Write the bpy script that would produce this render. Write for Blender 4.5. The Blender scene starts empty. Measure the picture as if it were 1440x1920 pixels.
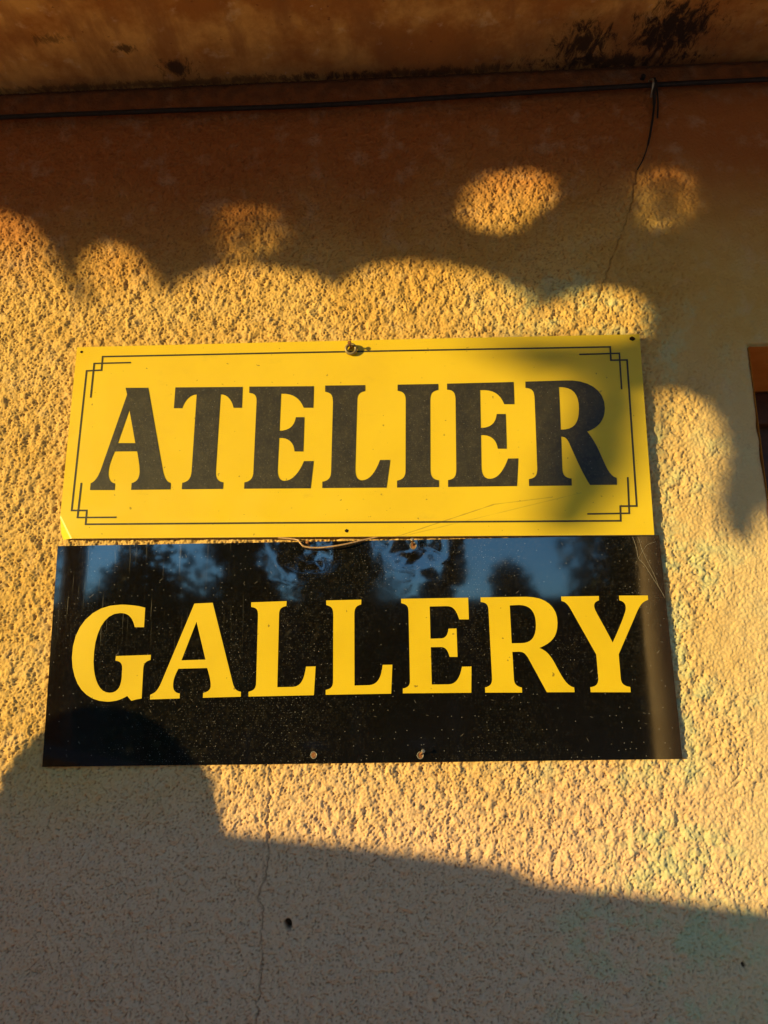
import bpy, bmesh, math, random
import numpy as np
from mathutils import Matrix, Vector, noise
from mathutils.geometry import tessellate_polygon

S = bpy.context.scene
COL = S.collection
R = math.radians

# ------------------------------------------------------------------ camera
cam_d = bpy.data.cameras.new('camera')
cam = bpy.data.objects.new('camera', cam_d)
COL.objects.link(cam)
cam_d.sensor_fit = 'HORIZONTAL'
cam_d.sensor_width = 36.0
cam_d.lens = 35.95
cam_d.clip_start = 0.02
cam_d.clip_end = 2000.0
CAM_LOC = (0.0774, -0.9995, 1.5125)
CAM_ROT = ((0.999044, 0.022579, 0.03744), (0.041503, -0.22043, -0.974519), (-0.01375, 0.975141, -0.221156))
cam.matrix_world = Matrix.Translation(CAM_LOC) @ Matrix(CAM_ROT).to_4x4()
S.camera = cam

# ------------------------------------------------------------------ light
SUN_AZ, SUN_EL = 58.0, 5.0           # degrees from the wall's normal towards the left, degrees above the horizon
SUN = Vector((-math.sin(R(SUN_AZ)) * math.cos(R(SUN_EL)), -math.cos(R(SUN_AZ)) * math.cos(R(SUN_EL)), math.sin(R(SUN_EL))))
sun_d = bpy.data.lights.new('sun', 'SUN')
sun_d.energy = 2.0
sun_d.angle = R(0.53)
sun_d.color = (1.0, 0.765, 0.31)
sun = bpy.data.objects.new('sun', sun_d)
sun.rotation_euler = SUN.to_track_quat('Z', 'Y').to_euler()
sun.location = (-6, -5, 4)
COL.objects.link(sun)

world = bpy.data.worlds.new('World')
S.world = world
world.use_nodes = True
wn = world.node_tree
bg = wn.nodes['Background']
sky = wn.nodes.new('ShaderNodeTexSky')
sky.sky_type = 'NISHITA'
sky.sun_disc = False
sky.sun_elevation = R(SUN_EL)
sky.sun_rotation = math.atan2(SUN.x, SUN.y)
sky.air_density = 1.0
sky.dust_density = 0.0
sky.ozone_density = 4.2
bg.inputs['Strength'].default_value = 0.15
wn.links.new(sky.outputs['Color'], bg.inputs['Color'])

S.view_settings.view_transform = 'Standard'
S.view_settings.look = 'None'
S.view_settings.exposure = 1.88
S.view_settings.gamma = 1.0
S.view_settings.use_curve_mapping = False
S.cycles.max_bounces = 10
S.cycles.diffuse_bounces = 6

# ------------------------------------------------------------------ measured outlines, millimetres on the wall
YELLOW_CORNERS=[(-392.6, 1986.7),(394.9, 1980.1),(389.5, 1698.6),(-397.8, 1710.7)]
BLACK_CORNERS=[(-399.3, 1701.4),(396.9, 1698.9),(399.8, 1420.7),(-396.2, 1418.9)]
ATELIER=[[[(-318.8, 1922.9),(-286.9, 1922.0),(-261.6, 1807.2),(-260.4, 1801.9),(-259.2, 1797.4),(-257.8, 1793.6),(-256.4, 1790.5),(-254.7, 1788.0),(-252.9, 1786.1),(-250.9, 1784.7),(-248.6, 1783.9),(-248.6, 1774.9),(-302.2, 1775.7),(-302.0, 1785.0),(-299.1, 1786.0),(-296.7, 1787.4),(-294.9, 1789.1),(-293.5, 1791.2),(-292.6, 1793.8),(-292.1, 1796.8),(-291.9, 1800.2),(-292.2, 1804.2),(-292.5, 1806.7),(-292.8, 1809.4),(-293.3, 1812.2),(-293.9, 1815.2),(-294.5, 1818.5),(-295.3, 1822.0),(-296.1, 1825.8),(-297.1, 1829.9),(-328.4, 1830.5),(-329.7, 1827.0),(-331.0, 1823.3),(-332.3, 1819.4),(-333.3, 1815.5),(-334.3, 1811.6),(-334.9, 1807.6),(-335.3, 1803.6),(-335.3, 1799.7),(-335.0, 1796.9),(-334.4, 1794.4),(-333.6, 1792.1),(-332.6, 1790.1),(-331.2, 1788.3),(-329.5, 1786.9),(-327.5, 1785.8),(-325.1, 1785.2),(-325.1, 1776.0),(-358.8, 1776.8),(-358.5, 1786.2),(-356.3, 1787.4),(-354.2, 1789.0),(-352.4, 1791.0),(-350.7, 1793.4),(-349.2, 1796.0),(-347.9, 1799.0),(-346.7, 1802.2),(-345.6, 1805.6),(-316.0, 1912.8)],
[(-311.5, 1890.6),(-300.3, 1841.7),(-324.8, 1842.4)]],
[[(-248.4, 1921.3),(-154.2, 1919.0),(-154.4, 1888.4),(-165.8, 1888.7),(-166.8, 1892.4),(-168.2, 1896.0),(-170.0, 1899.4),(-172.2, 1902.5),(-174.7, 1905.2),(-177.6, 1907.2),(-180.9, 1908.5),(-184.6, 1909.0),(-187.7, 1797.8),(-187.5, 1794.5),(-187.0, 1791.7),(-186.1, 1789.3),(-184.9, 1787.3),(-183.4, 1785.7),(-181.5, 1784.4),(-179.3, 1783.5),(-176.7, 1782.9),(-177.1, 1773.8),(-232.9, 1774.7),(-232.6, 1783.7),(-229.9, 1784.3),(-227.5, 1785.2),(-225.4, 1786.5),(-223.7, 1788.2),(-222.4, 1790.3),(-221.4, 1792.9),(-220.8, 1796.0),(-220.5, 1799.6),(-218.0, 1909.8),(-221.2, 1909.7),(-224.3, 1908.8),(-227.2, 1907.2),(-229.9, 1904.9),(-232.4, 1902.0),(-234.5, 1898.6),(-236.3, 1894.7),(-237.6, 1890.4),(-249.1, 1890.7)]],
[[(-144.6, 1919.1),(-55.0, 1916.9),(-55.8, 1885.5),(-68.7, 1885.9),(-70.8, 1890.5),(-73.2, 1894.7),(-76.2, 1898.4),(-79.7, 1901.5),(-83.8, 1904.1),(-88.6, 1905.9),(-94.2, 1907.0),(-100.5, 1907.3),(-101.8, 1853.7),(-97.3, 1853.8),(-93.2, 1854.6),(-89.6, 1856.0),(-86.4, 1858.0),(-83.8, 1860.6),(-81.8, 1863.9),(-80.3, 1867.9),(-79.3, 1872.5),(-67.8, 1872.2),(-68.9, 1823.3),(-80.6, 1823.7),(-81.3, 1828.2),(-82.5, 1832.2),(-84.4, 1835.6),(-86.8, 1838.5),(-89.8, 1840.7),(-93.3, 1842.3),(-97.4, 1843.2),(-102.1, 1843.4),(-103.5, 1797.5),(-103.3, 1794.2),(-102.7, 1791.3),(-101.9, 1788.8),(-100.8, 1786.7),(-99.4, 1785.1),(-97.8, 1783.9),(-95.8, 1783.1),(-93.6, 1782.8),(-89.6, 1783.3),(-85.7, 1784.8),(-82.0, 1787.3),(-78.6, 1790.6),(-75.4, 1794.6),(-72.5, 1799.2),(-69.9, 1804.3),(-67.7, 1809.7),(-54.6, 1809.5),(-58.6, 1771.6),(-148.1, 1773.3),(-147.9, 1782.1),(-145.0, 1782.7),(-142.6, 1783.6),(-140.5, 1784.9),(-138.9, 1786.4),(-137.6, 1788.4),(-136.8, 1790.9),(-136.2, 1793.9),(-136.1, 1797.4),(-134.1, 1894.6),(-134.1, 1898.0),(-134.3, 1901.0),(-134.8, 1903.4),(-135.8, 1905.5),(-137.1, 1907.1),(-139.0, 1908.4),(-141.5, 1909.3),(-144.6, 1909.9)]],
[[(-39.3, 1917.4),(15.9, 1916.4),(15.7, 1907.7),(12.7, 1907.1),(10.2, 1906.2),(8.3, 1904.9),(6.8, 1903.4),(5.7, 1901.4),(5.0, 1899.2),(4.6, 1896.5),(4.5, 1893.4),(1.4, 1796.7),(1.5, 1793.1),(1.9, 1790.0),(2.6, 1787.3),(3.6, 1785.1),(4.9, 1783.4),(6.5, 1782.2),(8.3, 1781.3),(10.5, 1781.0),(14.4, 1781.5),(18.1, 1783.0),(21.5, 1785.5),(24.7, 1788.9),(27.6, 1793.0),(30.3, 1797.8),(32.8, 1803.0),(35.0, 1808.7),(48.7, 1808.5),(43.0, 1770.1),(-42.8, 1771.6),(-42.6, 1780.4),(-39.9, 1780.9),(-37.6, 1781.6),(-35.7, 1782.7),(-34.0, 1784.1),(-32.7, 1786.0),(-31.7, 1788.3),(-31.1, 1791.2),(-30.9, 1794.7),(-28.5, 1892.5),(-28.7, 1896.1),(-29.1, 1899.2),(-29.8, 1901.7),(-30.8, 1903.8),(-32.2, 1905.4),(-34.1, 1906.6),(-36.4, 1907.6),(-39.3, 1908.4)]],
[[(60.6, 1915.8),(116.2, 1915.1),(115.9, 1906.4),(112.7, 1905.7),(110.2, 1904.8),(108.2, 1903.5),(106.7, 1901.9),(105.7, 1899.8),(105.0, 1897.2),(104.5, 1894.1),(104.3, 1890.5),(101.9, 1793.2),(102.1, 1790.0),(102.5, 1787.2),(103.3, 1784.8),(104.4, 1782.9),(105.9, 1781.3),(107.9, 1780.1),(110.2, 1779.2),(113.0, 1778.6),(112.8, 1769.2),(57.2, 1769.9),(57.4, 1779.4),(60.3, 1780.0),(62.7, 1780.9),(64.7, 1782.2),(66.3, 1783.7),(67.5, 1785.7),(68.3, 1788.0),(68.8, 1790.8),(69.0, 1794.0),(71.2, 1893.4),(71.0, 1896.4),(70.6, 1899.0),(69.8, 1901.1),(68.7, 1902.9),(67.2, 1904.3),(65.4, 1905.4),(63.1, 1906.2),(60.3, 1906.8)]],
[[(128.3, 1915.2),(218.9, 1914.9),(218.2, 1882.8),(204.8, 1883.2),(202.7, 1888.4),(200.3, 1892.9),(197.3, 1896.7),(193.8, 1899.7),(189.6, 1902.0),(184.8, 1903.5),(179.2, 1904.3),(172.7, 1904.4),(171.4, 1850.3),(175.9, 1850.4),(180.0, 1851.2),(183.6, 1852.5),(186.7, 1854.5),(189.3, 1857.1),(191.4, 1860.5),(192.9, 1864.6),(194.0, 1869.4),(205.9, 1869.1),(204.8, 1820.0),(193.2, 1820.3),(192.4, 1825.0),(191.1, 1829.1),(189.2, 1832.5),(186.7, 1835.4),(183.7, 1837.5),(180.1, 1839.1),(175.9, 1839.9),(171.2, 1840.1),(170.0, 1796.1),(170.0, 1792.2),(170.5, 1788.7),(171.3, 1785.8),(172.4, 1783.4),(174.0, 1781.4),(175.9, 1780.1),(178.2, 1779.2),(181.0, 1778.9),(185.1, 1779.5),(188.9, 1781.1),(192.4, 1783.7),(195.6, 1787.1),(198.5, 1791.2),(201.3, 1795.8),(203.8, 1800.9),(206.1, 1806.3),(219.6, 1806.1),(215.8, 1768.1),(125.0, 1769.1),(125.3, 1778.5),(127.9, 1779.0),(130.2, 1779.7),(132.1, 1780.7),(133.7, 1782.1),(134.9, 1784.0),(135.8, 1786.4),(136.4, 1789.5),(136.7, 1793.2),(139.1, 1891.4),(139.0, 1895.0),(138.6, 1898.1),(137.9, 1900.7),(136.8, 1902.7),(135.3, 1904.3),(133.4, 1905.4),(131.0, 1906.1),(128.0, 1906.5)]],
[[(235.0, 1915.0),(288.0, 1915.1),(299.0, 1914.7),(309.1, 1912.9),(318.1, 1909.7),(325.8, 1905.1),(332.0, 1899.1),(336.5, 1891.9),(339.0, 1883.4),(339.4, 1873.7),(338.4, 1867.4),(336.8, 1861.7),(334.3, 1856.8),(331.3, 1852.4),(327.6, 1848.8),(323.3, 1845.7),(318.5, 1843.2),(313.3, 1841.2),(315.2, 1838.5),(317.1, 1835.3),(319.1, 1831.8),(321.1, 1828.0),(323.0, 1823.9),(324.9, 1819.6),(326.6, 1815.1),(328.2, 1810.4),(330.2, 1804.6),(332.2, 1798.8),(334.1, 1793.4),(336.1, 1788.3),(338.4, 1783.9),(340.9, 1780.3),(343.8, 1777.6),(347.2, 1776.1),(346.9, 1766.7),(311.9, 1767.3),(309.1, 1772.5),(306.4, 1778.4),(303.6, 1784.8),(300.9, 1791.6),(298.1, 1798.8),(295.4, 1806.3),(292.6, 1814.0),(289.8, 1821.8),(288.6, 1825.4),(287.4, 1828.3),(286.2, 1830.5),(284.9, 1832.3),(283.5, 1833.5),(281.9, 1834.3),(280.2, 1834.8),(278.2, 1834.9),(276.8, 1791.3),(276.9, 1787.8),(277.4, 1784.8),(278.2, 1782.4),(279.4, 1780.5),(281.0, 1779.0),(283.0, 1777.9),(285.4, 1777.1),(288.2, 1776.5),(287.9, 1767.1),(231.9, 1767.8),(232.1, 1777.1),(234.9, 1777.7),(237.2, 1778.4),(239.2, 1779.4),(240.8, 1780.8),(242.0, 1782.5),(242.9, 1784.8),(243.6, 1787.6),(244.0, 1791.1),(246.1, 1889.2),(246.1, 1893.3),(245.8, 1896.6),(245.2, 1899.4),(244.1, 1901.6),(242.6, 1903.3),(240.6, 1904.5),(237.9, 1905.4),(234.6, 1906.0)],
[(279.7, 1905.7),(286.5, 1905.2),(292.2, 1903.7),(296.7, 1901.2),(300.2, 1897.7),(302.6, 1893.1),(304.2, 1887.6),(304.9, 1881.1),(304.7, 1873.7),(303.9, 1866.4),(302.5, 1860.2),(300.4, 1855.2),(297.7, 1851.2),(294.2, 1848.2),(289.8, 1846.1),(284.5, 1845.0),(278.3, 1844.8)]]]
GALLERY=[[[(-275.7, 1616.8),(-275.8, 1591.5),(-288.1, 1591.7),(-289.3, 1595.7),(-290.8, 1599.3),(-292.6, 1602.5),(-294.9, 1605.3),(-297.5, 1607.5),(-300.7, 1609.1),(-304.4, 1610.1),(-308.7, 1610.4),(-316.3, 1609.3),(-322.9, 1605.9),(-328.5, 1600.4),(-333.0, 1593.0),(-336.4, 1583.8),(-338.7, 1573.1),(-339.7, 1561.0),(-339.5, 1547.9),(-338.5, 1539.6),(-336.9, 1532.1),(-334.7, 1525.5),(-332.0, 1519.8),(-328.8, 1515.2),(-325.0, 1511.7),(-320.8, 1509.6),(-316.1, 1508.8),(-312.0, 1509.1),(-308.6, 1510.4),(-306.0, 1512.4),(-304.0, 1515.1),(-302.6, 1518.6),(-301.7, 1522.8),(-301.3, 1527.6),(-301.4, 1533.0),(-301.3, 1538.0),(-301.5, 1540.6),(-301.9, 1542.8),(-302.6, 1544.6),(-303.6, 1546.1),(-304.8, 1547.2),(-306.4, 1548.1),(-308.4, 1548.8),(-310.8, 1549.3),(-310.6, 1555.0),(-264.9, 1555.8),(-265.0, 1549.4),(-267.5, 1548.6),(-269.6, 1547.6),(-271.1, 1546.5),(-272.3, 1545.1),(-273.1, 1543.5),(-273.6, 1541.6),(-273.8, 1539.4),(-273.9, 1536.8),(-273.9, 1501.1),(-275.6, 1500.9),(-277.3, 1500.6),(-278.9, 1500.4),(-280.6, 1500.1),(-282.2, 1499.7),(-283.8, 1499.3),(-285.4, 1498.9),(-287.0, 1498.4),(-292.7, 1504.5),(-295.8, 1502.8),(-298.9, 1501.4),(-302.0, 1500.2),(-305.3, 1499.2),(-308.6, 1498.6),(-311.9, 1498.1),(-315.3, 1497.8),(-318.9, 1497.8),(-328.6, 1499.0),(-337.5, 1501.9),(-345.5, 1506.6),(-352.6, 1512.9),(-358.5, 1520.9),(-363.1, 1530.5),(-366.5, 1541.6),(-368.3, 1554.2),(-368.0, 1568.4),(-365.5, 1581.3),(-360.7, 1592.9),(-353.8, 1602.7),(-345.0, 1610.7),(-334.4, 1616.7),(-322.2, 1620.2),(-308.5, 1621.3),(-304.2, 1621.2),(-299.9, 1620.9),(-295.6, 1620.5),(-291.4, 1620.0),(-287.3, 1619.4),(-283.3, 1618.7),(-279.4, 1617.8)]],
[[(-210.7, 1621.0),(-186.6, 1621.6),(-156.8, 1517.9),(-156.0, 1515.7),(-155.0, 1513.7),(-154.0, 1512.1),(-152.8, 1510.7),(-151.5, 1509.6),(-149.9, 1508.8),(-148.2, 1508.1),(-146.2, 1507.7),(-146.3, 1501.7),(-194.8, 1501.0),(-194.8, 1506.9),(-192.4, 1507.5),(-190.4, 1508.3),(-188.6, 1509.2),(-187.3, 1510.4),(-186.3, 1511.8),(-185.6, 1513.4),(-185.3, 1515.3),(-185.4, 1517.4),(-185.6, 1519.5),(-186.0, 1521.8),(-186.5, 1524.1),(-187.1, 1526.6),(-187.8, 1529.2),(-188.7, 1532.0),(-189.6, 1534.9),(-190.7, 1538.1),(-228.1, 1537.7),(-229.5, 1534.9),(-230.7, 1532.2),(-231.8, 1529.5),(-232.7, 1526.9),(-233.4, 1524.3),(-233.8, 1521.6),(-234.0, 1519.0),(-234.0, 1516.2),(-233.7, 1514.3),(-233.2, 1512.5),(-232.5, 1511.0),(-231.5, 1509.7),(-230.3, 1508.6),(-228.8, 1507.7),(-227.0, 1507.1),(-224.9, 1506.7),(-224.8, 1500.6),(-263.0, 1499.8),(-263.0, 1505.7),(-260.8, 1506.5),(-258.8, 1507.5),(-257.0, 1508.7),(-255.3, 1510.3),(-253.9, 1512.1),(-252.5, 1514.2),(-251.3, 1516.6),(-250.1, 1519.2)],
[(-207.0, 1597.5),(-193.3, 1548.7),(-224.6, 1548.2)]],
[[(-135.8, 1621.2),(-89.3, 1622.0),(-89.6, 1615.6),(-92.4, 1615.0),(-94.6, 1614.1),(-96.2, 1613.0),(-97.4, 1611.7),(-98.2, 1610.1),(-98.7, 1608.3),(-98.9, 1606.2),(-99.0, 1603.7),(-99.7, 1512.8),(-80.1, 1512.9),(-76.2, 1513.4),(-73.0, 1514.8),(-70.4, 1516.9),(-68.3, 1519.8),(-66.5, 1523.4),(-65.2, 1527.7),(-64.1, 1532.5),(-63.2, 1537.9),(-50.9, 1538.1),(-52.9, 1502.3),(-136.3, 1501.7),(-136.4, 1507.6),(-133.8, 1508.3),(-131.7, 1509.1),(-130.0, 1510.2),(-128.8, 1511.5),(-127.9, 1513.0),(-127.3, 1514.8),(-127.0, 1517.0),(-126.9, 1519.6),(-126.5, 1603.3),(-126.6, 1606.0),(-126.9, 1608.3),(-127.3, 1610.1),(-128.1, 1611.6),(-129.3, 1612.9),(-130.8, 1613.9),(-133.0, 1614.7),(-135.7, 1615.3)]],
[[(-37.6, 1621.9),(8.2, 1622.1),(7.9, 1616.0),(5.3, 1615.2),(3.3, 1614.2),(1.8, 1613.0),(0.7, 1611.6),(-0.1, 1609.9),(-0.6, 1607.9),(-0.9, 1605.6),(-1.0, 1602.9),(-1.3, 1513.5),(17.5, 1513.7),(21.1, 1514.3),(24.2, 1515.5),(26.9, 1517.5),(29.2, 1520.2),(31.2, 1523.7),(32.7, 1527.9),(33.9, 1532.9),(34.8, 1538.7),(47.1, 1538.7),(45.0, 1502.9),(-37.9, 1502.6),(-37.9, 1508.5),(-35.5, 1509.1),(-33.4, 1509.9),(-31.8, 1510.8),(-30.6, 1512.0),(-29.6, 1513.4),(-29.0, 1515.2),(-28.6, 1517.4),(-28.5, 1519.9),(-28.3, 1602.5),(-28.4, 1605.4),(-28.7, 1607.9),(-29.2, 1609.9),(-30.0, 1611.6),(-31.1, 1613.0),(-32.7, 1614.1),(-34.8, 1615.1),(-37.4, 1616.0)]],
[[(59.8, 1622.3),(146.4, 1622.1),(146.2, 1594.3),(134.0, 1594.5),(132.6, 1598.7),(131.2, 1602.4),(129.6, 1605.4),(127.9, 1607.8),(125.9, 1609.7),(123.5, 1610.9),(120.8, 1611.6),(117.5, 1611.8),(96.5, 1611.7),(96.4, 1570.6),(109.4, 1570.7),(111.8, 1570.9),(113.7, 1571.5),(115.3, 1572.6),(116.7, 1574.0),(117.7, 1575.7),(118.6, 1577.8),(119.3, 1580.2),(119.8, 1582.9),(130.0, 1583.0),(130.1, 1547.2),(120.0, 1547.4),(119.3, 1550.2),(118.5, 1552.6),(117.6, 1554.8),(116.4, 1556.6),(115.1, 1558.0),(113.4, 1559.1),(111.4, 1559.7),(109.1, 1559.9),(96.5, 1559.9),(96.5, 1513.4),(117.8, 1513.3),(121.0, 1513.7),(124.0, 1514.8),(126.6, 1516.5),(128.9, 1518.9),(130.9, 1522.0),(132.6, 1525.7),(134.1, 1530.0),(135.3, 1534.9),(147.3, 1535.0),(145.8, 1502.7),(59.8, 1503.1),(59.9, 1509.0),(62.4, 1509.5),(64.4, 1510.3),(66.0, 1511.1),(67.2, 1512.2),(68.1, 1513.6),(68.7, 1515.2),(69.0, 1517.1),(69.1, 1519.4),(69.1, 1605.9),(68.9, 1608.3),(68.5, 1610.3),(68.0, 1611.9),(67.1, 1613.2),(65.9, 1614.3),(64.4, 1615.2),(62.3, 1616.0),(59.8, 1616.7)]],
[[(162.4, 1622.2),(221.3, 1621.9),(230.0, 1621.1),(237.7, 1619.3),(244.3, 1616.3),(249.7, 1612.4),(253.9, 1607.5),(256.9, 1601.8),(258.5, 1595.2),(258.7, 1587.8),(257.9, 1581.3),(256.4, 1575.9),(254.3, 1571.3),(251.4, 1567.5),(248.0, 1564.3),(243.9, 1561.5),(239.1, 1559.0),(233.8, 1556.7),(236.7, 1555.5),(239.3, 1554.0),(241.8, 1552.2),(244.2, 1549.8),(246.4, 1547.1),(248.5, 1543.9),(250.7, 1540.2),(252.8, 1536.0),(255.2, 1530.8),(257.6, 1525.9),(260.0, 1521.2),(262.5, 1517.1),(265.1, 1513.5),(267.9, 1510.6),(271.0, 1508.5),(274.3, 1507.4),(274.4, 1501.6),(240.1, 1502.0),(219.8, 1543.3),(218.6, 1545.6),(217.3, 1547.5),(216.1, 1549.1),(214.8, 1550.3),(213.4, 1551.3),(211.9, 1551.9),(210.1, 1552.3),(208.2, 1552.5),(199.6, 1552.4),(199.8, 1520.3),(199.9, 1517.7),(200.2, 1515.5),(200.8, 1513.7),(201.8, 1512.1),(203.1, 1510.8),(204.8, 1509.7),(206.8, 1508.8),(209.3, 1508.1),(209.2, 1502.0),(163.3, 1502.6),(163.3, 1508.9),(165.7, 1509.5),(167.6, 1510.3),(169.2, 1511.2),(170.4, 1512.4),(171.3, 1513.9),(172.0, 1515.5),(172.4, 1517.5),(172.6, 1519.7),(171.9, 1606.3),(171.7, 1608.6),(171.3, 1610.5),(170.7, 1612.1),(169.8, 1613.4),(168.6, 1614.5),(166.9, 1615.3),(164.9, 1615.9),(162.4, 1616.3)],
[(199.2, 1611.2),(211.3, 1611.6),(216.5, 1611.0),(220.9, 1609.6),(224.5, 1607.4),(227.3, 1604.4),(229.4, 1600.6),(230.7, 1596.2),(231.3, 1591.1),(231.3, 1585.4),(230.7, 1579.9),(229.5, 1575.2),(227.8, 1571.3),(225.5, 1568.2),(222.6, 1565.8),(219.2, 1564.2),(215.2, 1563.3),(210.6, 1563.1),(199.3, 1563.1)]],
[[(265.5, 1621.4),(313.4, 1621.2),(313.1, 1615.6),(310.9, 1614.8),(309.3, 1613.9),(308.0, 1612.7),(307.1, 1611.3),(306.6, 1609.7),(306.5, 1607.9),(306.8, 1605.8),(307.4, 1603.6),(308.5, 1601.0),(310.1, 1597.3),(312.2, 1592.8),(314.7, 1587.5),(317.5, 1581.6),(320.4, 1575.3),(323.4, 1568.6),(326.4, 1561.8),(328.6, 1566.1),(331.1, 1570.7),(333.6, 1575.6),(336.2, 1580.6),(338.7, 1585.7),(341.2, 1590.9),(343.4, 1596.0),(345.5, 1601.1),(346.2, 1603.7),(346.5, 1606.1),(346.3, 1608.3),(345.8, 1610.2),(344.8, 1611.9),(343.4, 1613.3),(341.5, 1614.4),(339.1, 1615.1),(339.1, 1621.2),(375.4, 1620.7),(375.3, 1615.1),(372.2, 1614.0),(369.6, 1612.6),(367.4, 1610.8),(365.4, 1608.8),(363.7, 1606.4),(362.1, 1603.9),(360.5, 1601.1),(359.0, 1598.2),(332.7, 1547.4),(332.8, 1518.8),(332.9, 1516.1),(333.4, 1513.9),(334.1, 1512.0),(335.3, 1510.5),(336.8, 1509.3),(338.7, 1508.3),(341.0, 1507.6),(343.8, 1507.0),(343.7, 1500.6),(294.5, 1501.3),(294.4, 1507.3),(296.9, 1507.8),(299.0, 1508.4),(300.8, 1509.2),(302.2, 1510.2),(303.3, 1511.5),(304.2, 1513.1),(304.8, 1515.1),(305.2, 1517.5),(304.8, 1547.4),(277.5, 1603.2),(276.1, 1606.0),(274.7, 1608.5),(273.3, 1610.5),(271.8, 1612.2),(270.4, 1613.6),(268.9, 1614.5),(267.3, 1615.2),(265.6, 1615.6)]]]
BORDER_OUTER=[(-354.7, 1970.9),(353.5, 1962.4),(352.9, 1942.8),(374.8, 1942.4),(370.2, 1737.5),(348.9, 1737.7),(347.9, 1718.1),(-361.5, 1729.5),(-361.3, 1748.5),(-382.1, 1749.0),(-376.1, 1950.1),(-354.9, 1950.5)]
BORDER_INNER=[[(-313.4, 1960.5),(-366.1, 1960.9),(-367.5, 1909.8)],
[(-371.5, 1787.2),(-373.4, 1739.0),(-319.7, 1738.1)],
[(310.5, 1952.6),(365.1, 1952.5),(363.9, 1900.0)],
[(361.7, 1776.8),(359.6, 1727.9),(305.3, 1728.2)]]
LIT_EDGE=[(-696.8, 2219.4),(-614.5, 2220.4),(-531.7, 2212.5),(-497.6, 2197.6),(-466.0, 2160.8),(-440.6, 2116.1),(-406.6, 2067.7),(-372.4, 2028.6),(-363.7, 2039.2),(-380.5, 2076.9),(-395.7, 2111.8),(-389.9, 2141.1),(-361.2, 2154.0),(-328.3, 2137.8),(-302.5, 2102.2),(-281.3, 2073.3),(-266.9, 2066.0),(-243.1, 2091.5),(-204.5, 2107.1),(-165.5, 2109.9),(-110.7, 2101.0),(-56.3, 2088.7),(-17.8, 2063.7),(5.4, 2090.6),(51.8, 2108.4),(105.5, 2104.6),(143.5, 2095.6),(196.1, 2079.3),(243.4, 2044.2),(252.8, 2011.1),(276.3, 2030.7),(315.0, 2051.5),(367.4, 2053.7),(398.4, 2041.9),(406.7, 2017.9),(399.0, 1988.2),(395.0, 1944.7),(393.5, 1909.8),(411.7, 1888.4),(434.3, 1898.0),(469.0, 1886.9),(488.4, 1854.3),(490.5, 1809.2),(478.0, 1758.1),(475.4, 1714.9),(490.7, 1686.2),(510.2, 1677.4),(529.3, 1706.6),(549.9, 1734.7),(586.9, 1755.4),(654.2, 1746.6)]
FAR_BOUGH=[(352.8, 1979.3),(424.1, 1981.8),(413.3, 1864.1),(394.9, 1792.9),(339.7, 1711.2),(283.7, 1689.0),(250.0, 1713.2),(279.4, 1795.9),(313.1, 1877.6)]
FAR_SPRAY=[(117.6, 1984.1),(250.5, 1982.0),(389.1, 1978.1),(377.3, 1921.9),(296.7, 1901.1),(233.0, 1926.4),(160.9, 1950.7)]
PATCH=[(167.1, 2194.7),(180.6, 2221.5),(209.7, 2245.2),(249.0, 2248.8),(283.6, 2239.2),(294.1, 2220.1),(281.0, 2196.8),(259.3, 2181.1),(237.3, 2157.7),(212.4, 2151.0),(189.0, 2161.4),(164.9, 2179.0)]
DIM=[[(-203.8, 2198.7),(-184.2, 2208.6),(-144.5, 2212.3),(-112.5, 2202.0),(-100.1, 2168.0),(-115.2, 2133.8),(-165.7, 2118.5),(-197.7, 2137.0)],
[(408.0, 2225.7),(433.0, 2246.8),(475.4, 2247.6),(503.5, 2221.5),(500.1, 2173.6),(480.9, 2148.6),(427.8, 2146.5),(407.4, 2173.2)]]
DOME_EDGE=[(-451.1, 1398.4),(-440.5, 1430.5),(-415.7, 1462.9),(-365.1, 1482.8),(-310.3, 1490.7),(-268.7, 1486.9),(-226.6, 1470.0),(-191.3, 1440.5),(-170.2, 1417.9),(-171.0, 1395.9),(-160.9, 1352.1),(-137.3, 1338.3)]
PARAPET_EDGE=[(-157.1, 1338.5),(-123.7, 1322.3),(-71.1, 1312.9),(20.0, 1301.0),(84.4, 1292.9),(211.4, 1277.5),(335.9, 1259.5),(481.4, 1231.5),(576.4, 1213.3)]
CABLE=[(-794.2, 2368.9),(-541.8, 2370.0),(-293.3, 2370.2),(-48.7, 2368.5),(192.2, 2372.5),(447.3, 2379.2),(617.5, 2379.8),(818.2, 2381.5)]
LOOSE=[(449.0, 2384.6),(448.6, 2345.5),(441.4, 2309.3),(433.2, 2278.0),(424.3, 2256.0),(415.3, 2240.4)]
CRACK_UP=[(417.6, 2247.5),(405.1, 2190.7),(388.6, 2148.1),(371.7, 2107.9),(357.8, 2073.2),(345.6, 2040.5),(335.7, 2008.2)]
CRACK_LOW=[(-107.8, 1420.7),(-107.9, 1389.1),(-109.9, 1357.9),(-107.9, 1321.0),(-110.6, 1290.8),(-116.1, 1274.1),(-121.1, 1265.8),(-113.0, 1252.2),(-115.7, 1228.7),(-113.1, 1196.9),(-114.5, 1174.1),(-117.2, 1151.5),(-120.3, 1123.6)]
HAIR=[(-113.7, 1414.4),(-114.3, 1376.6),(-114.3, 1284.8)]
WIRE=[(-101.6, 1704.3),(-76.9, 1702.4),(-71.2, 1697.3),(-64.8, 1692.1),(-45.1, 1690.3),(-17.1, 1693.3),(11.0, 1699.8),(39.1, 1704.1)]
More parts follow.
